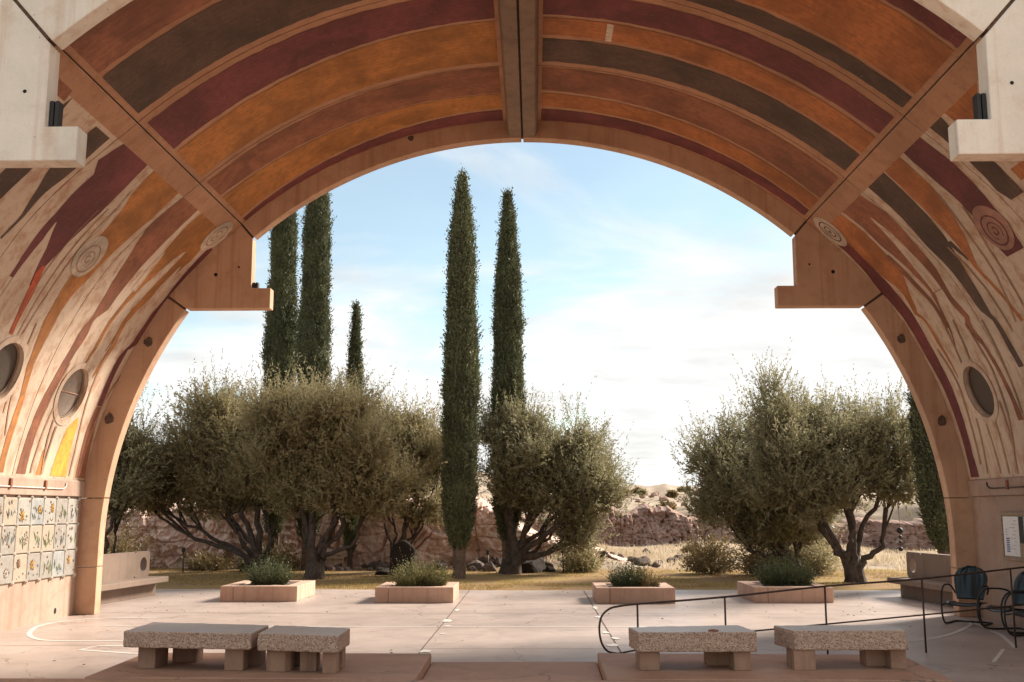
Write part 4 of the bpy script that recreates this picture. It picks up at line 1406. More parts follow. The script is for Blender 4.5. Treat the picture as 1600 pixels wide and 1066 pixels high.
# ------------------------------------------------------------------ terrain
def hill(x, y):
    """height of the land beyond the court"""
    x = np.asarray(x, float)
    y = np.asarray(y, float)
    n = fbm(np.stack([x * 0.11, y * 0.11, 0 * x], -1), 5, 3)
    n2 = fbm(np.stack([x * 0.5, y * 0.5, 0 * x + 4], -1), 4, 9)

    def ss(a, b, t):
        k = np.clip((t - a) / (b - a), 0, 1)
        return k * k * (3 - 2 * k)
    far = ss(31.5, 40, y)
    z = far * (n * 0.7 + n2 * 0.22)
    # left: the ground steps up behind the near cliff
    left = 1 - ss(-3.0, 1.5, x)
    z = z + ss(33.4, 34.6, y) * left * 2.05
    z = z + ss(36, 90, y) * left * 1.5
    # right: a gentle hollow, then the far ledge and the long slope behind it
    right = 1 - left
    z = z - ss(33, 48, y) * right * 0.35 * (1 - ss(57, 61, y))
    z = z + ss(59.5 + 1.6 * n, 61.5 + 1.6 * n, y) * right * (1.75 + 0.4 * n2)
    z = z + np.clip((y - 62) / 238, 0, 1) ** 0.85 * 6.3 + ss(70, 120, y) * n * 1.1
    z = z + ss(31, 33.5, y) * right * (1 - ss(2.0, 4.5, x)) * 0.45
    return z


def grid(name, xs, ys, fz, mat):
    X, Y = np.meshgrid(xs, ys)
    Z = fz(X, Y)
    V = np.stack([X, Y, Z], -1).reshape(-1, 3)
    nx = len(xs)
    q = (np.arange(len(ys) - 1)[:, None] * nx + np.arange(nx - 1)[None, :]).ravel()
    F = np.stack([q, q + 1, q + nx + 1, q + nx], 1)
    return mesh(name, V, F, mat, None, True)


ys = np.concatenate([np.linspace(-60, 20, 9), np.linspace(23, 31.5, 12), np.linspace(32, 72, 120), np.geomspace(73.5, 3000, 70)])
xs = np.concatenate([-np.geomspace(2500, 31, 26), np.linspace(-30, 30, 170), np.geomspace(31, 2500, 26)])


def land_z(X, Y):
    z = hill(X, Y) - 0.03
    inside = (np.abs(X) < 17) & (Y < 25)
    return np.where(inside, -0.30, z)


tag(grid('terrain', xs, ys, land_z, M['ground']), None, None, None, 'structure')
# the lawn between the court and the rocks
lx = np.linspace(-17, 17, 100)
ly = np.linspace(24.0, 33.2, 40)
tag(grid('lawn', lx, ly, lambda X, Y: 0.006 + np.maximum(0, hill(X, Y)) * 0.6 + 0.05 * np.maximum(0, fbm(np.stack([X * 0.6, Y * 0.6, 0 * X], -1), 3, 5)) * np.clip((Y - 26.3) / 2, 0, 1) - 0.03 * (Y < 24.5), M['lawnsoil']), 'dry lawn under the trees', None, None, 'structure')


def blades(name, n, pick, h, w, mat, seed, zf):
    r = np.random.default_rng(seed)
    x, y = pick(r, n)
    P = np.stack([x, y, zf(x, y)], 1)
    d = np.stack([r.normal(0, 0.35, len(x)), r.normal(0, 0.35, len(x)), np.ones(len(x))], 1)
    L = h * r.uniform(0.5, 1.4, len(x))
    patch = np.clip(0.5 + 1.3 * fbm(np.stack([x * 0.45, y * 0.45, 0 * x], -1), 3, 21), 0, 1)
    V, F, t = leaf_cloud(P, d, L, np.full(len(x), w), 0.6 * patch + 0.4 * r.uniform(0, 1, len(x)), seed)
    o = mesh(name, V, F, mat, attr=t)
    return o


def lawn_pick(r, n):
    x = r.uniform(-12, 12, n)
    y = 24.4 + (r.uniform(0, 1, n) ** 1.3) * 8.4
    e = np.interp(x, [p[0] for p in edge], [p[1] for p in edge])
    k = (y > e + 0.02) & (fbm(np.stack([x * 0.8, y * 0.8, 0 * x], -1), 3, 61) > -0.12)
    return x[k], y[k]


o = blades('lawn_grass', 60000, lawn_pick, 0.055, 0.007, M['lawn'], 31, lambda x, y: np.maximum(0, hill(x, y)) * 0.6)
tag(o, 'short dry yellow-green lawn grass beside the court', 'grass', None, 'stuff')


def straw_pick(r, n):
    x = r.uniform(0.5, 26, n)
    y = 32.2 + r.uniform(0, 1, n) ** 1.2 * 26
    k = fbm(np.stack([x * 0.3, y * 0.3, 0 * x], -1), 3, 14) > -0.22
    return x[k], y[k]


o = blades('dry_slope_grass', 45000, straw_pick, 0.24, 0.016, M['straw'], 32, lambda x, y: hill(x, y) - 0.05)
tag(o, 'pale bleached dry grass covering the slope on the right', 'grass', None, 'stuff')


# ------------------------------------------------------------------ cliffs of jointed rock
def cliff(name, label, x0, x1, ybase, hfun, nx, nz, cell, mat, seed, lean=0.25, tall=1.55, cut=0.35, jag=1.0):
    """rock face split into blocks and columns by real cracks"""
    xs_ = np.linspace(x0, x1, nx)
    vs = np.linspace(0, 1, nz)
    X, Vv = np.meshgrid(xs_, vs)
    H = hfun(X)
    Z = -0.25 + Vv * (H + 0.25)
    r = np.random.default_rng(seed)
    wx = X + 0.35 * fbm(np.stack([X * 0.7, Z * 0.7, 0 * X], -1), 3, seed)
    wz = Z + 0.25 * fbm(np.stack([X * 0.8, Z * 0.8, 0 * X + 9], -1), 3, seed + 1)
    px = r.uniform(x0 - 1, x1 + 1, int((x1 - x0 + 2) * 3.2 / (cell * cell) * 0.62))
    pz = r.uniform(-0.6, 3.2, len(px))
    out = r.uniform(-0.30, 0.30, len(px))
    tx_ = r.uniform(-0.35, 0.35, len(px))
    tz_ = r.uniform(-0.3, 0.3, len(px))
    d1 = np.full(X.shape, 1e9)
    d2 = np.full(X.shape, 1e9)
    who = np.zeros(X.shape, int)
    for i in range(len(px)):
        d = np.hypot((wx - px[i]) / cell, (wz - pz[i]) / (cell * tall))
        c = d < d1
        d2 = np.where(c, d1, np.minimum(d2, d))
        who = np.where(c, i, who)
        d1 = np.where(c, d, d1)
    crack = np.clip((d2 - d1) / 0.10, 0, 1)
    tilt = tx_[who] * (wx - px[who]) + tz_[who] * (wz - pz[who])
    prot = (out[who] + tilt) * np.clip((d2 - d1) / 0.16, 0, 1) ** 0.5 - (1 - crack) ** 2 * cut
    # ledges of bedding, fissures and broken small faces
    bed = np.abs(((wz * 2.3 + 0.6 * fbm(np.stack([X * 0.5, 0 * X, 0 * X + 5], -1), 2, seed + 8)) % 1.0) - 0.5)
    prot = prot - 0.10 * np.clip(1 - bed / 0.09, 0, 1)
    fis = np.abs(fbm(np.stack([X * 1.5, Z * 0.35, 0 * X + 1], -1), 3, seed + 6))
    prot = prot - 0.22 * np.clip(1 - fis / 0.05, 0, 1)
    rd = np.abs(fbm(np.stack([X * 4.2, Z * 3.4, 0 * X], -1), 4, seed + 2))
    prot = prot + jag * 0.35 * fbm(np.stack([X * 1.1, Z * 0.8, 0 * X + 6], -1), 4, seed + 11)
    rough = 0.05 - 0.30 * jag * rd + 0.07 * fbm(np.stack([X * 11, Z * 11, 0 * X], -1), 2, seed + 7)
    top = np.clip((Vv - 0.86) / 0.14, 0, 1) ** 2
    Y = ybase(X) + lean * Z - prot - rough + top * 1.3 + 0.5 * fbm(np.stack([X * 0.3, 0 * X, 0 * X + 2], -1), 2, seed + 3)
    Zd = Z + 0.10 * fbm(np.stack([X * 2.2, Z * 2.2, 0 * X + 3], -1), 3, seed + 4) * Vv
    V = np.stack([X, Y, Zd], -1).reshape(-1, 3)
    q = (np.arange(nz - 1)[:, None] * nx + np.arange(nx - 1)[None, :]).ravel()
    F = np.stack([q, q + 1, q + nx + 1, q + nx], 1)
    o = mesh(name, V, F, mat, None, False)
    tag(o, label, None, None, 'structure')
    return o


cliff('cliff', 'low reddish rock cliff behind the olive trees', -20, 3.4, lambda X: 33.0 + 0 * X,
      lambda X: np.interp(X, [-20, -12.8, -12.2, -9.5, -7.5, -5.0, -2.6, -1.4, -0.3, 1.0, 2.4, 3.4], [1.7, 2.0, 2.3, 2.4, 2.3, 2.4, 2.35, 2.1, 1.4, 0.95, 0.6, 0.2]) + 0.22 * fbm(np.stack([X * 0.9, 0 * X, 0 * X], -1), 3, 40),
      900, 100, 0.62, M['rock'], 50, 0.25, 1.7, 0.22, 1.0)
cliff('far_cliff', 'weathered rock ledge across the dry slope', -4, 30, lambda X: 58.8 - 0.02 * (X - 6) ** 2 * (X > 6),
      lambda X: np.interp(X, [-4, 2, 4.5, 8, 11, 13, 20, 30], [1.3, 1.9, 2.15, 2.05, 1.6, 1.2, 1.4, 1.2]) - 0.15 + 0.7 * fbm(np.stack([X * 0.55, 0 * X, 0 * X], -1), 4, 41),
      900, 80, 0.75, M['farrock'], 60, 0.6, 2.6, 0.12, 1.9)


# ------------------------------------------------------------------ boulders
def rock_mesh(seed, sub=3):
    bm = bmesh.new()
    bmesh.ops.create_icosphere(bm, subdivisions=sub, radius=1.0)
    r = np.random.default_rng(seed)
    C = np.array([v.co[:] for v in bm.verts])
    for _ in range(9):                                  # cleave flat faces
        n = r.normal(size=3)
        n /= np.linalg.norm(n)
        k = r.uniform(0.55, 0.85)
        dd = C @ n
        C = C - np.where(dd > k, dd - k, 0)[:, None] * n
    C += 0.09 * np.stack([fbm(C * 2.1 + 10 * i + seed, 4, seed + i) for i in range(3)], 1)
    for v, c in zip(bm.verts, C):
        v.co = c
    me = bpy.data.meshes.new('boulder')
    bm.to_mesh(me)
    bm.free()
    return me


RM = [rock_mesh(100 + i) for i in range(7)]


def boulder(x, y, s, mat, label, group=None, flat=0.7, z=None, k=0, sink=0.3):
    me = RM[k % len(RM)].copy() if (k, mat.name) not in boulder.cache else boulder.cache[(k, mat.name)]
    if (k, mat.name) not in boulder.cache:
        me.materials.clear()
        me.materials.append(mat)
        boulder.cache[(k, mat.name)] = me
    o = link('boulder', me)
    zz = float(hill(x, y)) if z is None else z
    o.location = (x, y, zz + s * flat * (1 - sink) * 0.5)
    o.scale = (s * random.uniform(0.8, 1.25), s * random.uniform(0.7, 1.1), s * flat * random.uniform(0.85, 1.2))
    o.rotation_euler = (random.uniform(-0.2, 0.2), random.uniform(-0.2, 0.2), random.uniform(0, 6.28))
    tag(o, label, 'boulder', group)
    return o


boulder.cache = {}
boulder(-4.05, 30.2, 0.42, M['darkstone'], 'low flat dark boulder left of the standing stone', None, 0.38, 0.0, 0)
boulder(-0.05, 31.4, 0.58, M['darkstone'], 'dark rounded boulder at the foot of the central olive trunk', None, 0.55, 0.0, 1)
boulder(0.62, 31.3, 0.22, M['darkstone'], 'small dark stone right of the central olive trunk', None, 0.6, 0.0, 2)
boulder(-1.55, 32.2, 0.3, M['boulder'], 'pale grey stone lying behind the tall central cypress', None, 0.6, 0.1, 3)
k = 0
for i in range(46):                                     # rubble spilling from the end of the near cliff
    x = random.uniform(-6.2, 4.2)
    y = random.uniform(31.6, 33.8) + (0.6 if x > 1 else 0)
    s = random.uniform(0.10, 0.30) if x < -0.5 else random.uniform(0.10, 0.26)
    boulder(x, y, s, M['boulder'], 'grey rubble stone at the foot of the reddish cliff', 'rubble stones along the foot of the cliff', 0.75, None, i % 7)
for i in range(40):                                     # loose rocks on the dry slope
    x = random.uniform(2, 16)
    y = random.uniform(36, 57)
    boulder(x, y, random.uniform(0.12, 0.34), M['boulder'], 'weathered rock lying in the pale dry grass slope', 'rocks scattered on the dry slope', 0.6, None, i % 7)
for i in range(60):                                     # outcrops towards the skyline
    y = random.uniform(63, 140)
    x = 3 + (y - 60) * 0.09 + random.gauss(3.0, 5.0)
    boulder(x, y, random.uniform(0.12, 0.34) * (0.6 + y / 140), M['farrock'], 'reddish outcrop rock on the far hillside', 'outcrop rocks on the far hillside', 0.6, None, i % 7)


# ------------------------------------------------------------------ bushes of the dry land
def bush(label, x, y, rx, h, mat, seed, group=None, n=260, name='desert_shrub', z=None, leaf=0.09):
    r = np.random.default_rng(seed)
    d = r.normal(size=(n, 3))
    d[:, 2] = np.abs(d[:, 2]) * 0.9 + 0.15
    d /= np.linalg.norm(d, axis=1, keepdims=True)
    base = d * np.array([rx, rx, h]) * r.uniform(0.15, 0.62, (n, 1))
    ln = 0.45 * h * r.uniform(0.6, 1.3, n)
    t = empty(name, (x, y, float(hill(x, y)) if z is None else z))
    tag(t, label, 'shrub', group)
    V, F, ti = shoots(base, d, ln, 12, leaf, leaf * 0.22, seed, 0.7)
    mesh('foliage', V, F, mat, t, attr=ti)
    st = MB()
    for i in range(0, n, max(1, n // 12)):
        st.tube([(0, 0, -0.1), base[i] * 0.6, base[i] + d[i] * ln[i] * 0.6], [0.02, 0.012, 0.004], 5)
    st.build('stem', M['bark'], t)
    return t


bush('brownish dry bush left of the right olive trunks', 5.2, 30.6, 0.85, 1.15, M['brush'], 71, None, 420)
bush('dense brown undergrowth bush behind the rightmost planter', 6.75, 30.0, 1.0, 1.1, M['brush'], 72, None, 520)
bush('leafy olive-coloured bush below the right olive crown', 8.0, 30.4, 0.9, 1.15, M['olive2'], 73, None, 420)
bush('low dry bush at the cliff behind the leftmost planter', -7.6, 31.9, 0.9, 0.75, M['brush'], 75, None, 380)
bush('small green bush at the cliff foot', -8.1, 31.6, 0.5, 0.5, M['herb2'], 76, None, 200)
bush('dry weeds against the cliff right of the left bench', -9.6, 32.0, 1.0, 0.55, M['brush'], 77, None, 260)
bush('dry leafy bush filling the cliff behind the left bench', -12.3, 32.0, 0.9, 1.3, M['brush'], 78, None, 360)
bush('olive shoots hanging low beside the stake light', 1.55, 31.3, 0.7, 0.9, M['olive2'], 79, None, 300)
for i in range(34):
    y = random.uniform(38, 56) if i < 8 else random.uniform(62, 150)
    x = random.uniform(3.0, 20) + (y - 34) * 0.06
    s = random.uniform(0.22, 0.5) * (1 if i < 8 else 1 + y / 200)
    bush('small grey-brown desert shrub on the pale slope', x, y, s, s * 0.8, M['brush'] if i % 3 else M['olive2'], 800 + i, 'desert shrubs dotted over the slope', 80, leaf=0.12 + y * 0.0012)


# ------------------------------------------------------------------ olive trees
def olive(label, base, lobes, seed, mat, depth=1.0, dens=52.0, stems=None, trunk_r=0.17):
    bx, by = base
    r = np.random.default_rng(seed)
    t = empty('olive_tree', (bx, by, 0))
    tag(t, label, 'tree', 'olive trees along the lawn')
    Lb = []
    for i, (x, z, rx, rz) in enumerate(lobes):
        ry = 0.5 * (rx + rz) * depth
        Lb.append((np.array([x - bx, r.uniform(-0.35, 0.35) * ry, z]), np.array([rx, ry, rz])))
    main = list(Lb)
    for c, q in main:                                   # smaller clumps of branches break the round outline
        for _ in range(4):
            e = r.normal(size=3)
            e[2] = e[2] * 0.8 - 0.12
            e /= np.linalg.norm(e)
            k = r.uniform(0.26, 0.48)
            Lb.append((c + e * q * r.uniform(0.82, 1.05), q * k * r.uniform(0.8, 1.25, 3)))
    Vs, Fs, Ts, k = [], [], [], 0
    for i, (c, q) in enumerate(Lb):
        if i < len(main):
            q = q * 0.93
        area = 4 * math.pi * ((q[0] * q[1]) ** 1.6 / 3 + (q[0] * q[2]) ** 1.6 / 3 + (q[1] * q[2]) ** 1.6 / 3) ** (1 / 1.6)
        n = int(area * dens)
        d = r.normal(size=(n, 3))
        d /= np.linalg.norm(d, axis=1, keepdims=True)
        lump = 1 + 0.42 * fbm(d * 2.3 + seed + i * 7, 4, seed + i)
        rad = (r.uniform(0, 1, n) ** 0.42) * 0.93
        p = c + d * q * (rad * lump)[:, None]
        # leave out what lies deep inside another lobe
        keep = np.ones(n, bool)
        for j, (c2, q2) in enumerate(Lb):
            if j != i:
                keep &= np.linalg.norm((p - c2) / q2, axis=1) > 0.62
        keep &= p[:, 2] > 0.25
        keep &= fbm(p * 1.5 + seed, 3, seed + 77) > -0.13      # airy gaps between the branches
        p, d, m = p[keep], d[keep], int(keep.sum())
        dr = d * np.array([0.75, 0.75, 0.5]) + np.array([0, 0, 0.62]) + r.normal(size=(m, 3)) * 0.33
        dr /= np.linalg.norm(dr, axis=1, keepdims=True)
        ln = r.uniform(0.28, 0.72, m)
        ln[r.uniform(0, 1, m) < 0.05] *= 1.7
        V, F, ti = shoots(p, dr, ln, 24, 0.095, 0.0145, seed * 31 + i, 0.6)
        Vs.append(V)
        Fs.append(F + k)
        k += len(V)
        Ts.append(ti)
    # the shaded leaf mass inside the crown
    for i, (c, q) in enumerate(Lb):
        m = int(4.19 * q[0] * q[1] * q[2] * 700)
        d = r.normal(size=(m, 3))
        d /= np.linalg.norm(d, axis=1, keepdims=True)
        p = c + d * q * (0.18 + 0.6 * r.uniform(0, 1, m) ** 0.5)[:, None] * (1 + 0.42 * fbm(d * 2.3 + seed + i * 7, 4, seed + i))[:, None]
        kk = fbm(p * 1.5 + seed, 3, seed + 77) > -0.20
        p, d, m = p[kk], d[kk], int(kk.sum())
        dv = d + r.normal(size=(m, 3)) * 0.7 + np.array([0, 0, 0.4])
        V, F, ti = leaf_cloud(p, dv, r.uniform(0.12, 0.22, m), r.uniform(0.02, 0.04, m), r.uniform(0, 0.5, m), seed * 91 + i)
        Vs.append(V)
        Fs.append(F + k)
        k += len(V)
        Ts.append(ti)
    # long upright shoots breaking the outline
    tops = [max(range(len(Lb)), key=lambda j: Lb[j][0][2] + Lb[j][1][2])] + list(range(len(Lb)))
    for i in tops:
        c, q = Lb[i]
        m = int(r.integers(0, 12))
        if m == 0:
            continue
        d = r.normal(size=(m, 3))
        d[:, 2] = np.abs(d[:, 2]) + 0.4
        d /= np.linalg.norm(d, axis=1, keepdims=True)
        p = c + d * q * 0.9
        dr = np.array([0, 0, 1.0]) + d * 0.35 + r.normal(size=(m, 3)) * 0.12
        dr /= np.linalg.norm(dr, axis=1, keepdims=True)
        V, F, ti = shoots(p, dr, r.uniform(0.5, 0.95, m), 30, 0.085, 0.011, seed * 57 + i, 0.45)
        Vs.append(V)
        Fs.append(F + k)
        k += len(V)
        Ts.append(ti)
    mesh('crown', np.concatenate(Vs), np.concatenate(Fs), mat, t, attr=np.concatenate(Ts))
    # gnarled stems from one foot to the lobes, and twigs inside the crown
    tr = MB()
    for i, (c, q) in enumerate(main):
        a = np.array([r.uniform(-0.14, 0.14), r.uniform(-0.12, 0.12), -0.15])
        e = c - np.array([0, 0, q[2] * 0.25])
        mid = a * 0.5 + e * 0.5
        mid[2] = min(mid[2], 0.9 + 0.25 * c[2])
        b1 = a + np.array([(e[0]) * 0.10 + r.uniform(-0.1, 0.1), r.uniform(-0.1, 0.1), 0.55 + r.uniform(0, 0.2)])
        b2 = mid + r.normal(size=3) * 0.12
        b3 = mid * 0.45 + e * 0.55 + r.normal(size=3) * 0.12
        path = smooth([tuple(a), tuple(b1), tuple(b2), tuple(b3), tuple(e)], 5)
        m = len(path)
        r0 = trunk_r * (0.95 if i == 0 else r.uniform(0.5, 0.8))
        rad = [max(0.018, r0 * (1.35 if j == 0 else 1) * (1 - 0.85 * (j / (m - 1)) ** 0.8)) for j in range(m)]
        path = [tuple(np.array(pp) + 0.03 * r.normal(size=3) * (j > 0)) for j, pp in enumerate(path)]
        tr.tube(path, rad, 9)
        for _ in range(7):
            d = r.normal(size=3)
            d[2] = abs(d[2])
            d /= np.linalg.norm(d)
            s0 = np.array(path[r.integers(m // 2, m)])
            tip = c + d * q * 0.8
            tr.tube([tuple(s0), tuple((s0 + tip) / 2 + r.normal(size=3) * 0.12), tuple(tip)], [0.035, 0.02, 0.006], 5)
    # the flared, fluted foot
    n = 22
    rings = []
    for z, q in ((-0.15, 1.5), (0.03, 1.2), (0.2, 0.95), (0.45, 0.8)):
        rings.append([(q * trunk_r * (1.1 + 0.22 * math.cos(5 * a + seed) + 0.12 * math.cos(9 * a)) * math.cos(a), q * trunk_r * (1.1 + 0.22 * math.cos(5 * a + seed)) * math.sin(a), z) for a in [2 * math.pi * i / n for i in range(n)]])
    V = [v for rg in rings for v in rg]
    F = [(a * n + i, a * n + (i + 1) % n, (a + 1) * n + (i + 1) % n, (a + 1) * n + i) for a in range(3) for i in range(n)] + [tuple(3 * n + i for i in range(n))]
    tr.add(V, F)
    tr.build('trunk', M['bark'], t, smooth=True)
    return t


olive('large leftmost olive tree with crown spreading left in front of the cliff', (-7.45, 30.0), [(-7.98, 3.7, 1.55, 1.45), (-9.6, 2.95, 1.6, 1.2), (-8.8, 4.2, 1.05, 0.75), (-10.75, 2.35, 0.95, 0.85), (-7.37, 2.75, 1.35, 0.85), (-8.75, 2.5, 1.3, 0.6), (-11.6, 2.7, 0.8, 0.75)], 1, M['olive2'])
olive('olive tree with a forked leaning trunk below the pair of tall cypresses', (-5.62, 28.2), [(-5.55, 3.9, 1.3, 1.1), (-4.55, 2.95, 1.05, 1.3), (-5.88, 2.5, 1.35, 0.85), (-6.55, 4.1, 1.05, 1.0), (-3.95, 2.3, 0.95, 0.75), (-4.85, 3.9, 0.9, 0.9), (-5.0, 2.2, 1.1, 0.6)], 2, M['olive2'], trunk_r=0.18)
olive('olive tree standing left of the tall central cypress', (-3.9, 31.6), [(-3.55, 3.7, 1.15, 1.0), (-3.14, 2.6, 1.0, 0.95), (-4.2, 2.88, 1.1, 1.1), (-2.8, 3.2, 0.65, 0.8), (-4.3, 3.7, 0.8, 0.8), (-3.1, 1.9, 0.9, 0.6)], 3, M['olive2'], trunk_r=0.12)
olive('olive tree with a thick fluted trunk right of the central cypresses', (-0.5, 30.5), [(-0.36, 4.05, 0.82, 0.88), (-0.49, 2.8, 0.85, 1.1), (1.35, 3.15, 1.1, 1.1), (1.7, 2.4, 0.85, 0.85), (0.47, 2.25, 1.35, 0.8), (0.5, 3.2, 0.9, 0.9), (1.2, 1.75, 1.0, 0.6), (1.45, 1.05, 0.6, 0.5)], 4, M['olive'], trunk_r=0.22)
olive('big right-hand olive tree with dark branching limbs beside the right pier', (8.3, 27.2), [(8.22, 3.4, 1.5, 1.0), (9.37, 3.45, 0.85, 1.0), (6.89, 3.1, 1.2, 1.1), (6.48, 3.95, 0.6, 0.85), (8.3, 2.6, 1.25, 0.6), (9.46, 2.5, 0.65, 0.75), (7.2, 2.2, 1.0, 0.65)], 5, M['olive'], trunk_r=0.18, dens=46.0)
olive('lower right-hand olive tree leaning towards the dry slope', (7.3, 29.2), [(5.16, 2.75, 1.05, 1.0), (6.4, 2.5, 1.45, 1.2), (5.68, 1.85, 0.95, 0.62), (7.15, 1.9, 1.25, 0.85), (5.82, 3.35, 0.8, 0.72), (6.4, 1.3, 0.9, 0.65), (7.3, 1.25, 0.8, 0.6), (5.1, 1.9, 0.7, 0.6)], 6, M['olive'], trunk_r=0.12)
olive('thin olive tree half hidden behind the left pier', (-11.3, 28.3), [(-10.75, 3.5, 0.55, 0.85), (-11.2, 2.4, 0.7, 1.1), (-11.9, 3.2, 0.8, 1.0)], 7, M['olive'], trunk_r=0.09)


# ------------------------------------------------------------------ cypresses
def cypress(label, base, h, rmax, foot, seed, n=9500, lean=0.0):
    t = empty('cypress_tree', (base[0], base[1], 0))
    tag(t, label, 'tree', 'cypress trees')
    r = np.random.default_rng(seed)
    fr = np.array([0, .04, .10, .20, .32, .45, .60, .75, .86, .93, 1.0])
    pr = np.array([.35, .62, .86, 1.0, 1.0, .98, .90, .74, .52, .32, .03])

    def rad(z, a):
        f = np.clip((z - foot) / (h - foot), 0, 1)
        lump = 1 + 0.22 * fbm(np.stack([np.cos(a) * 1.6, np.sin(a) * 1.6, z * 1.1], -1), 4, seed) + 0.10 * fbm(np.stack([np.cos(a) * 4, np.sin(a) * 4, z * 3.0], -1), 2, seed + 3)
        return rmax * np.interp(f, fr, pr) * lump * (1 + 0.06 * np.sin(z * 1.7 + seed))
    z = foot + (h - foot) * (r.uniform(0, 1, n) ** 1.05)
    a = r.uniform(0, 2 * np.pi, n)
    q = rad(z, a) * r.uniform(0.82, 1.0, n)
    p = np.stack([q * np.cos(a) + lean * z / h, q * np.sin(a), z], 1)
    d = np.stack([0.22 * np.cos(a), 0.22 * np.sin(a), np.full(n, 1.0)], 1) + r.normal(size=(n, 3)) * 0.17
    stray = r.uniform(0, 1, n) < 0.05
    d[stray, 0] += 0.8 * np.cos(a[stray])
    d[stray, 1] += 0.8 * np.sin(a[stray])
    d /= np.linalg.norm(d, axis=1, keepdims=True)
    V, F, ti = shoots(p, d, r.uniform(0.10, 0.24, n), 6, 0.085, 0.017, seed, 0.42)
    mesh('crown', V, F, M['cyp'], t, attr=ti)
    # dense inner wood and dead scale leaves, a lumpy dark core
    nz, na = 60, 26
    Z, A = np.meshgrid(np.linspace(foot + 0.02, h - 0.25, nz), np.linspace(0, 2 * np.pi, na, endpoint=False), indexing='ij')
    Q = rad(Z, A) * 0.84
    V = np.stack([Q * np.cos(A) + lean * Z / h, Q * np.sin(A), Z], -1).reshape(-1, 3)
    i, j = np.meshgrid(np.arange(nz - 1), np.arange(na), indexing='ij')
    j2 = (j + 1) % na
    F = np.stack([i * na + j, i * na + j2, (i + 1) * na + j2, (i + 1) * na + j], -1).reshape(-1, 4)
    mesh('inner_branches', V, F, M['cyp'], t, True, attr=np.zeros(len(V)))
    # fluted trunk
    nn = 26
    rings = []
    tr_r = rmax * 0.36
    for zz, k in ((-0.2, 1.25), (0.0, 1.0), (foot * 0.5, 0.85), (foot, 0.95), (foot + 0.5, 0.9)):
        rings.append([(k * tr_r * (1 + 0.2 * math.cos(6 * b + seed)) * math.cos(b), k * tr_r * (1 + 0.2 * math.cos(6 * b + seed)) * math.sin(b), zz) for b in [2 * math.pi * m / nn for m in range(nn)]])
    V = [v for g in rings for v in g]
    F = [(b * nn + m, b * nn + (m + 1) % nn, (b + 1) * nn + (m + 1) % nn, (b + 1) * nn + m) for b in range(4) for m in range(nn)]
    mesh('trunk', V, F, M['cbark'], t, True)
    return t


cypress('tall cypress at the far left, its top hidden by the arch', (-7.75, 32.3), 13.4, 0.46, 1.0, 21)
cypress('tall cypress right beside the leftmost one, its top hidden by the arch', (-6.60, 31.8), 13.6, 0.46, 0.9, 22)
cypress('small slender cypress left of centre', (-5.50, 32.9), 8.15, 0.22, 0.5, 23, 4500)
cypress('tallest free-standing cypress in the centre', (-1.80, 28.3), 10.95, 0.445, 0.75, 24)
cypress('second central cypress rising behind the fluted olive', (-0.58, 31.0), 11.25, 0.43, 0.9, 25)
cypress('dark cypress partly hidden by the right pier', (10.05, 25.6), 8.5, 0.62, 0.8, 26)

# ------------------------------------------------------------------ small things in the garden
t = empty('standing_stone', (-3.47, 29.7, 0))
tag(t, 'dark standing stone with a rounded top on the lawn', 'stone')
V, F = [], []
n = 30
out = []
for i in range(n + 1):
    a = math.pi * i / n
    out.append((0.33 * math.cos(a) * (1 + 0.05 * math.sin(5 * a)), 0.62 + 0.33 * math.sin(a) * (1 + 0.06 * math.cos(4 * a))))
out = [(0.36, -0.05)] + out + [(-0.37, -0.05)]
MB().prism(out, 'y', -0.2, 0.2).build('stone_body', M['darkstone'], t, 0.07, seg=4)

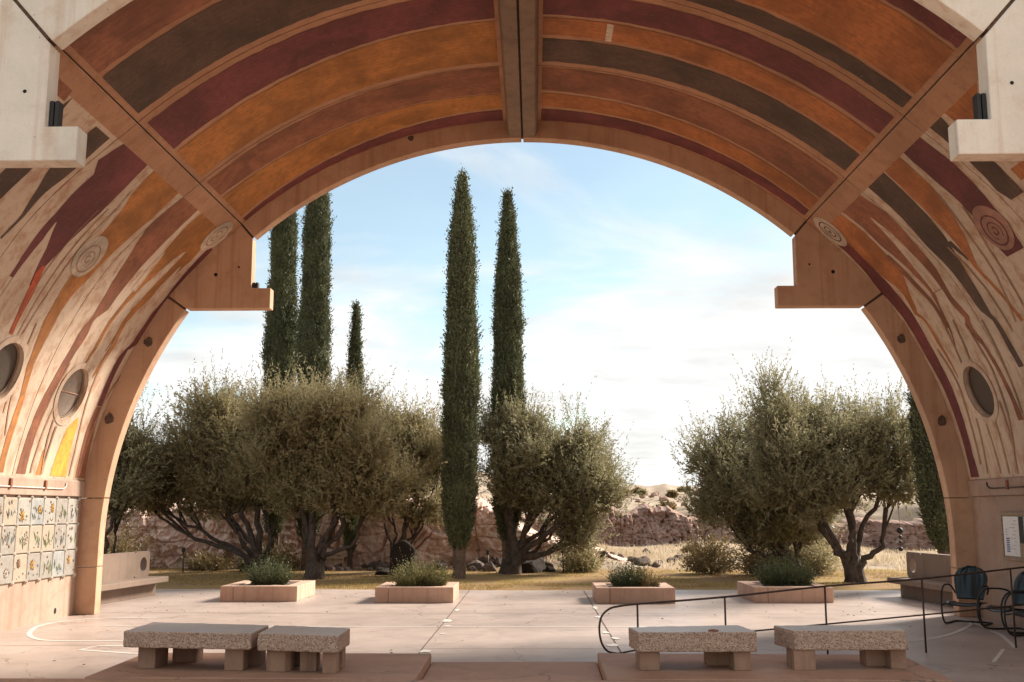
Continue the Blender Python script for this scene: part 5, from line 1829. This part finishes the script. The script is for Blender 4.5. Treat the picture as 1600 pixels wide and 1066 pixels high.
t = empty('wooden_bench', (-5.98, 32.3, 0))
tag(t, 'weathered wooden plank bench at the foot of the cliff behind the olive trunk', 'bench')
for z in (0.22, 0.34, 0.46):
    MB().box(-0.45, 0.40, -0.06, -0.02, z, z + 0.075).build('plank', M['wood'], t, 0.004)
for x in (-0.40, 0.34):
    MB().box(x, x + 0.05, -0.02, 0.04, -0.05, 0.58).build('post', M['wood'], t, 0.004)


def stake(label, x, y, h):
    t = empty('stake_light', (x, y, 0))
    tag(t, label, 'garden light')
    MB().tube([(0.02, 0, -0.1), (0.0, 0, h)], 0.02, 8).build('stake', M['metal'], t, smooth=True)
    MB().box(-0.045, 0.045, -0.045, 0.045, h - 0.02, h + 0.11).build('lamp_head', M['black'], t, 0.008)


stake('stake light standing right of the fluted olive trunk', 1.01, 30.8, 0.60)
stake('thin stake light between the two central cypresses', -1.2, 31.8, 0.52)
stake('stake light in front of the cliff beside the left bench', -10.0, 30.8, 0.62)

wc = empty('wind_chime', (9.36, 26.9, 0.78))
tag(wc, 'dark wind chime hanging from the right olive branch', 'wind chime')
MB().tube([(0, 0, 0.05), (0, 0, 1.5)], 0.005, 5).build('cord', M['metal'], wc)
for z, q in ((0.52, 0.085), (0.36, 0.05), (0.24, 0.04), (0.06, 0.06)):
    MB().tube([(0, 0, z - q * 0.9), (0, 0, z - q * 0.5), (0, 0, z), (0, 0, z + q * 0.6), (0, 0, z + q * 0.9)], [q * 0.5, q * 0.85, q, q * 0.7, q * 0.15], 12).build('bell', M['black'], wc, smooth=True)

# dry olive leaves blown over the court and the platforms
r = np.random.default_rng(404)
n = 240
x = np.concatenate([r.uniform(-7.4, 7.4, n // 3), r.normal(-5.5, 2.0, n // 3), r.normal(5.0, 2.2, n // 3)])
y = np.concatenate([r.uniform(12.6, 24.0, n // 3), r.uniform(18.5, 24.5, 2 * (n // 3))])
k = np.abs(x) < 7.4
x, y = x[k], y[k]
V, F, ti = leaf_cloud(np.stack([x, y, np.full(len(x), 0.012)], 1), np.stack([r.normal(size=len(x)), r.normal(size=len(x)), r.uniform(0, 0.15, len(x))], 1), r.uniform(0.03, 0.06, len(x)), r.uniform(0.005, 0.01, len(x)), r.uniform(0, 1, len(x)), 405)
tag(mesh('fallen_leaves', V, F, M['brush'], attr=ti), 'dry fallen leaves scattered over the pale court', 'leaves', None, 'stuff')
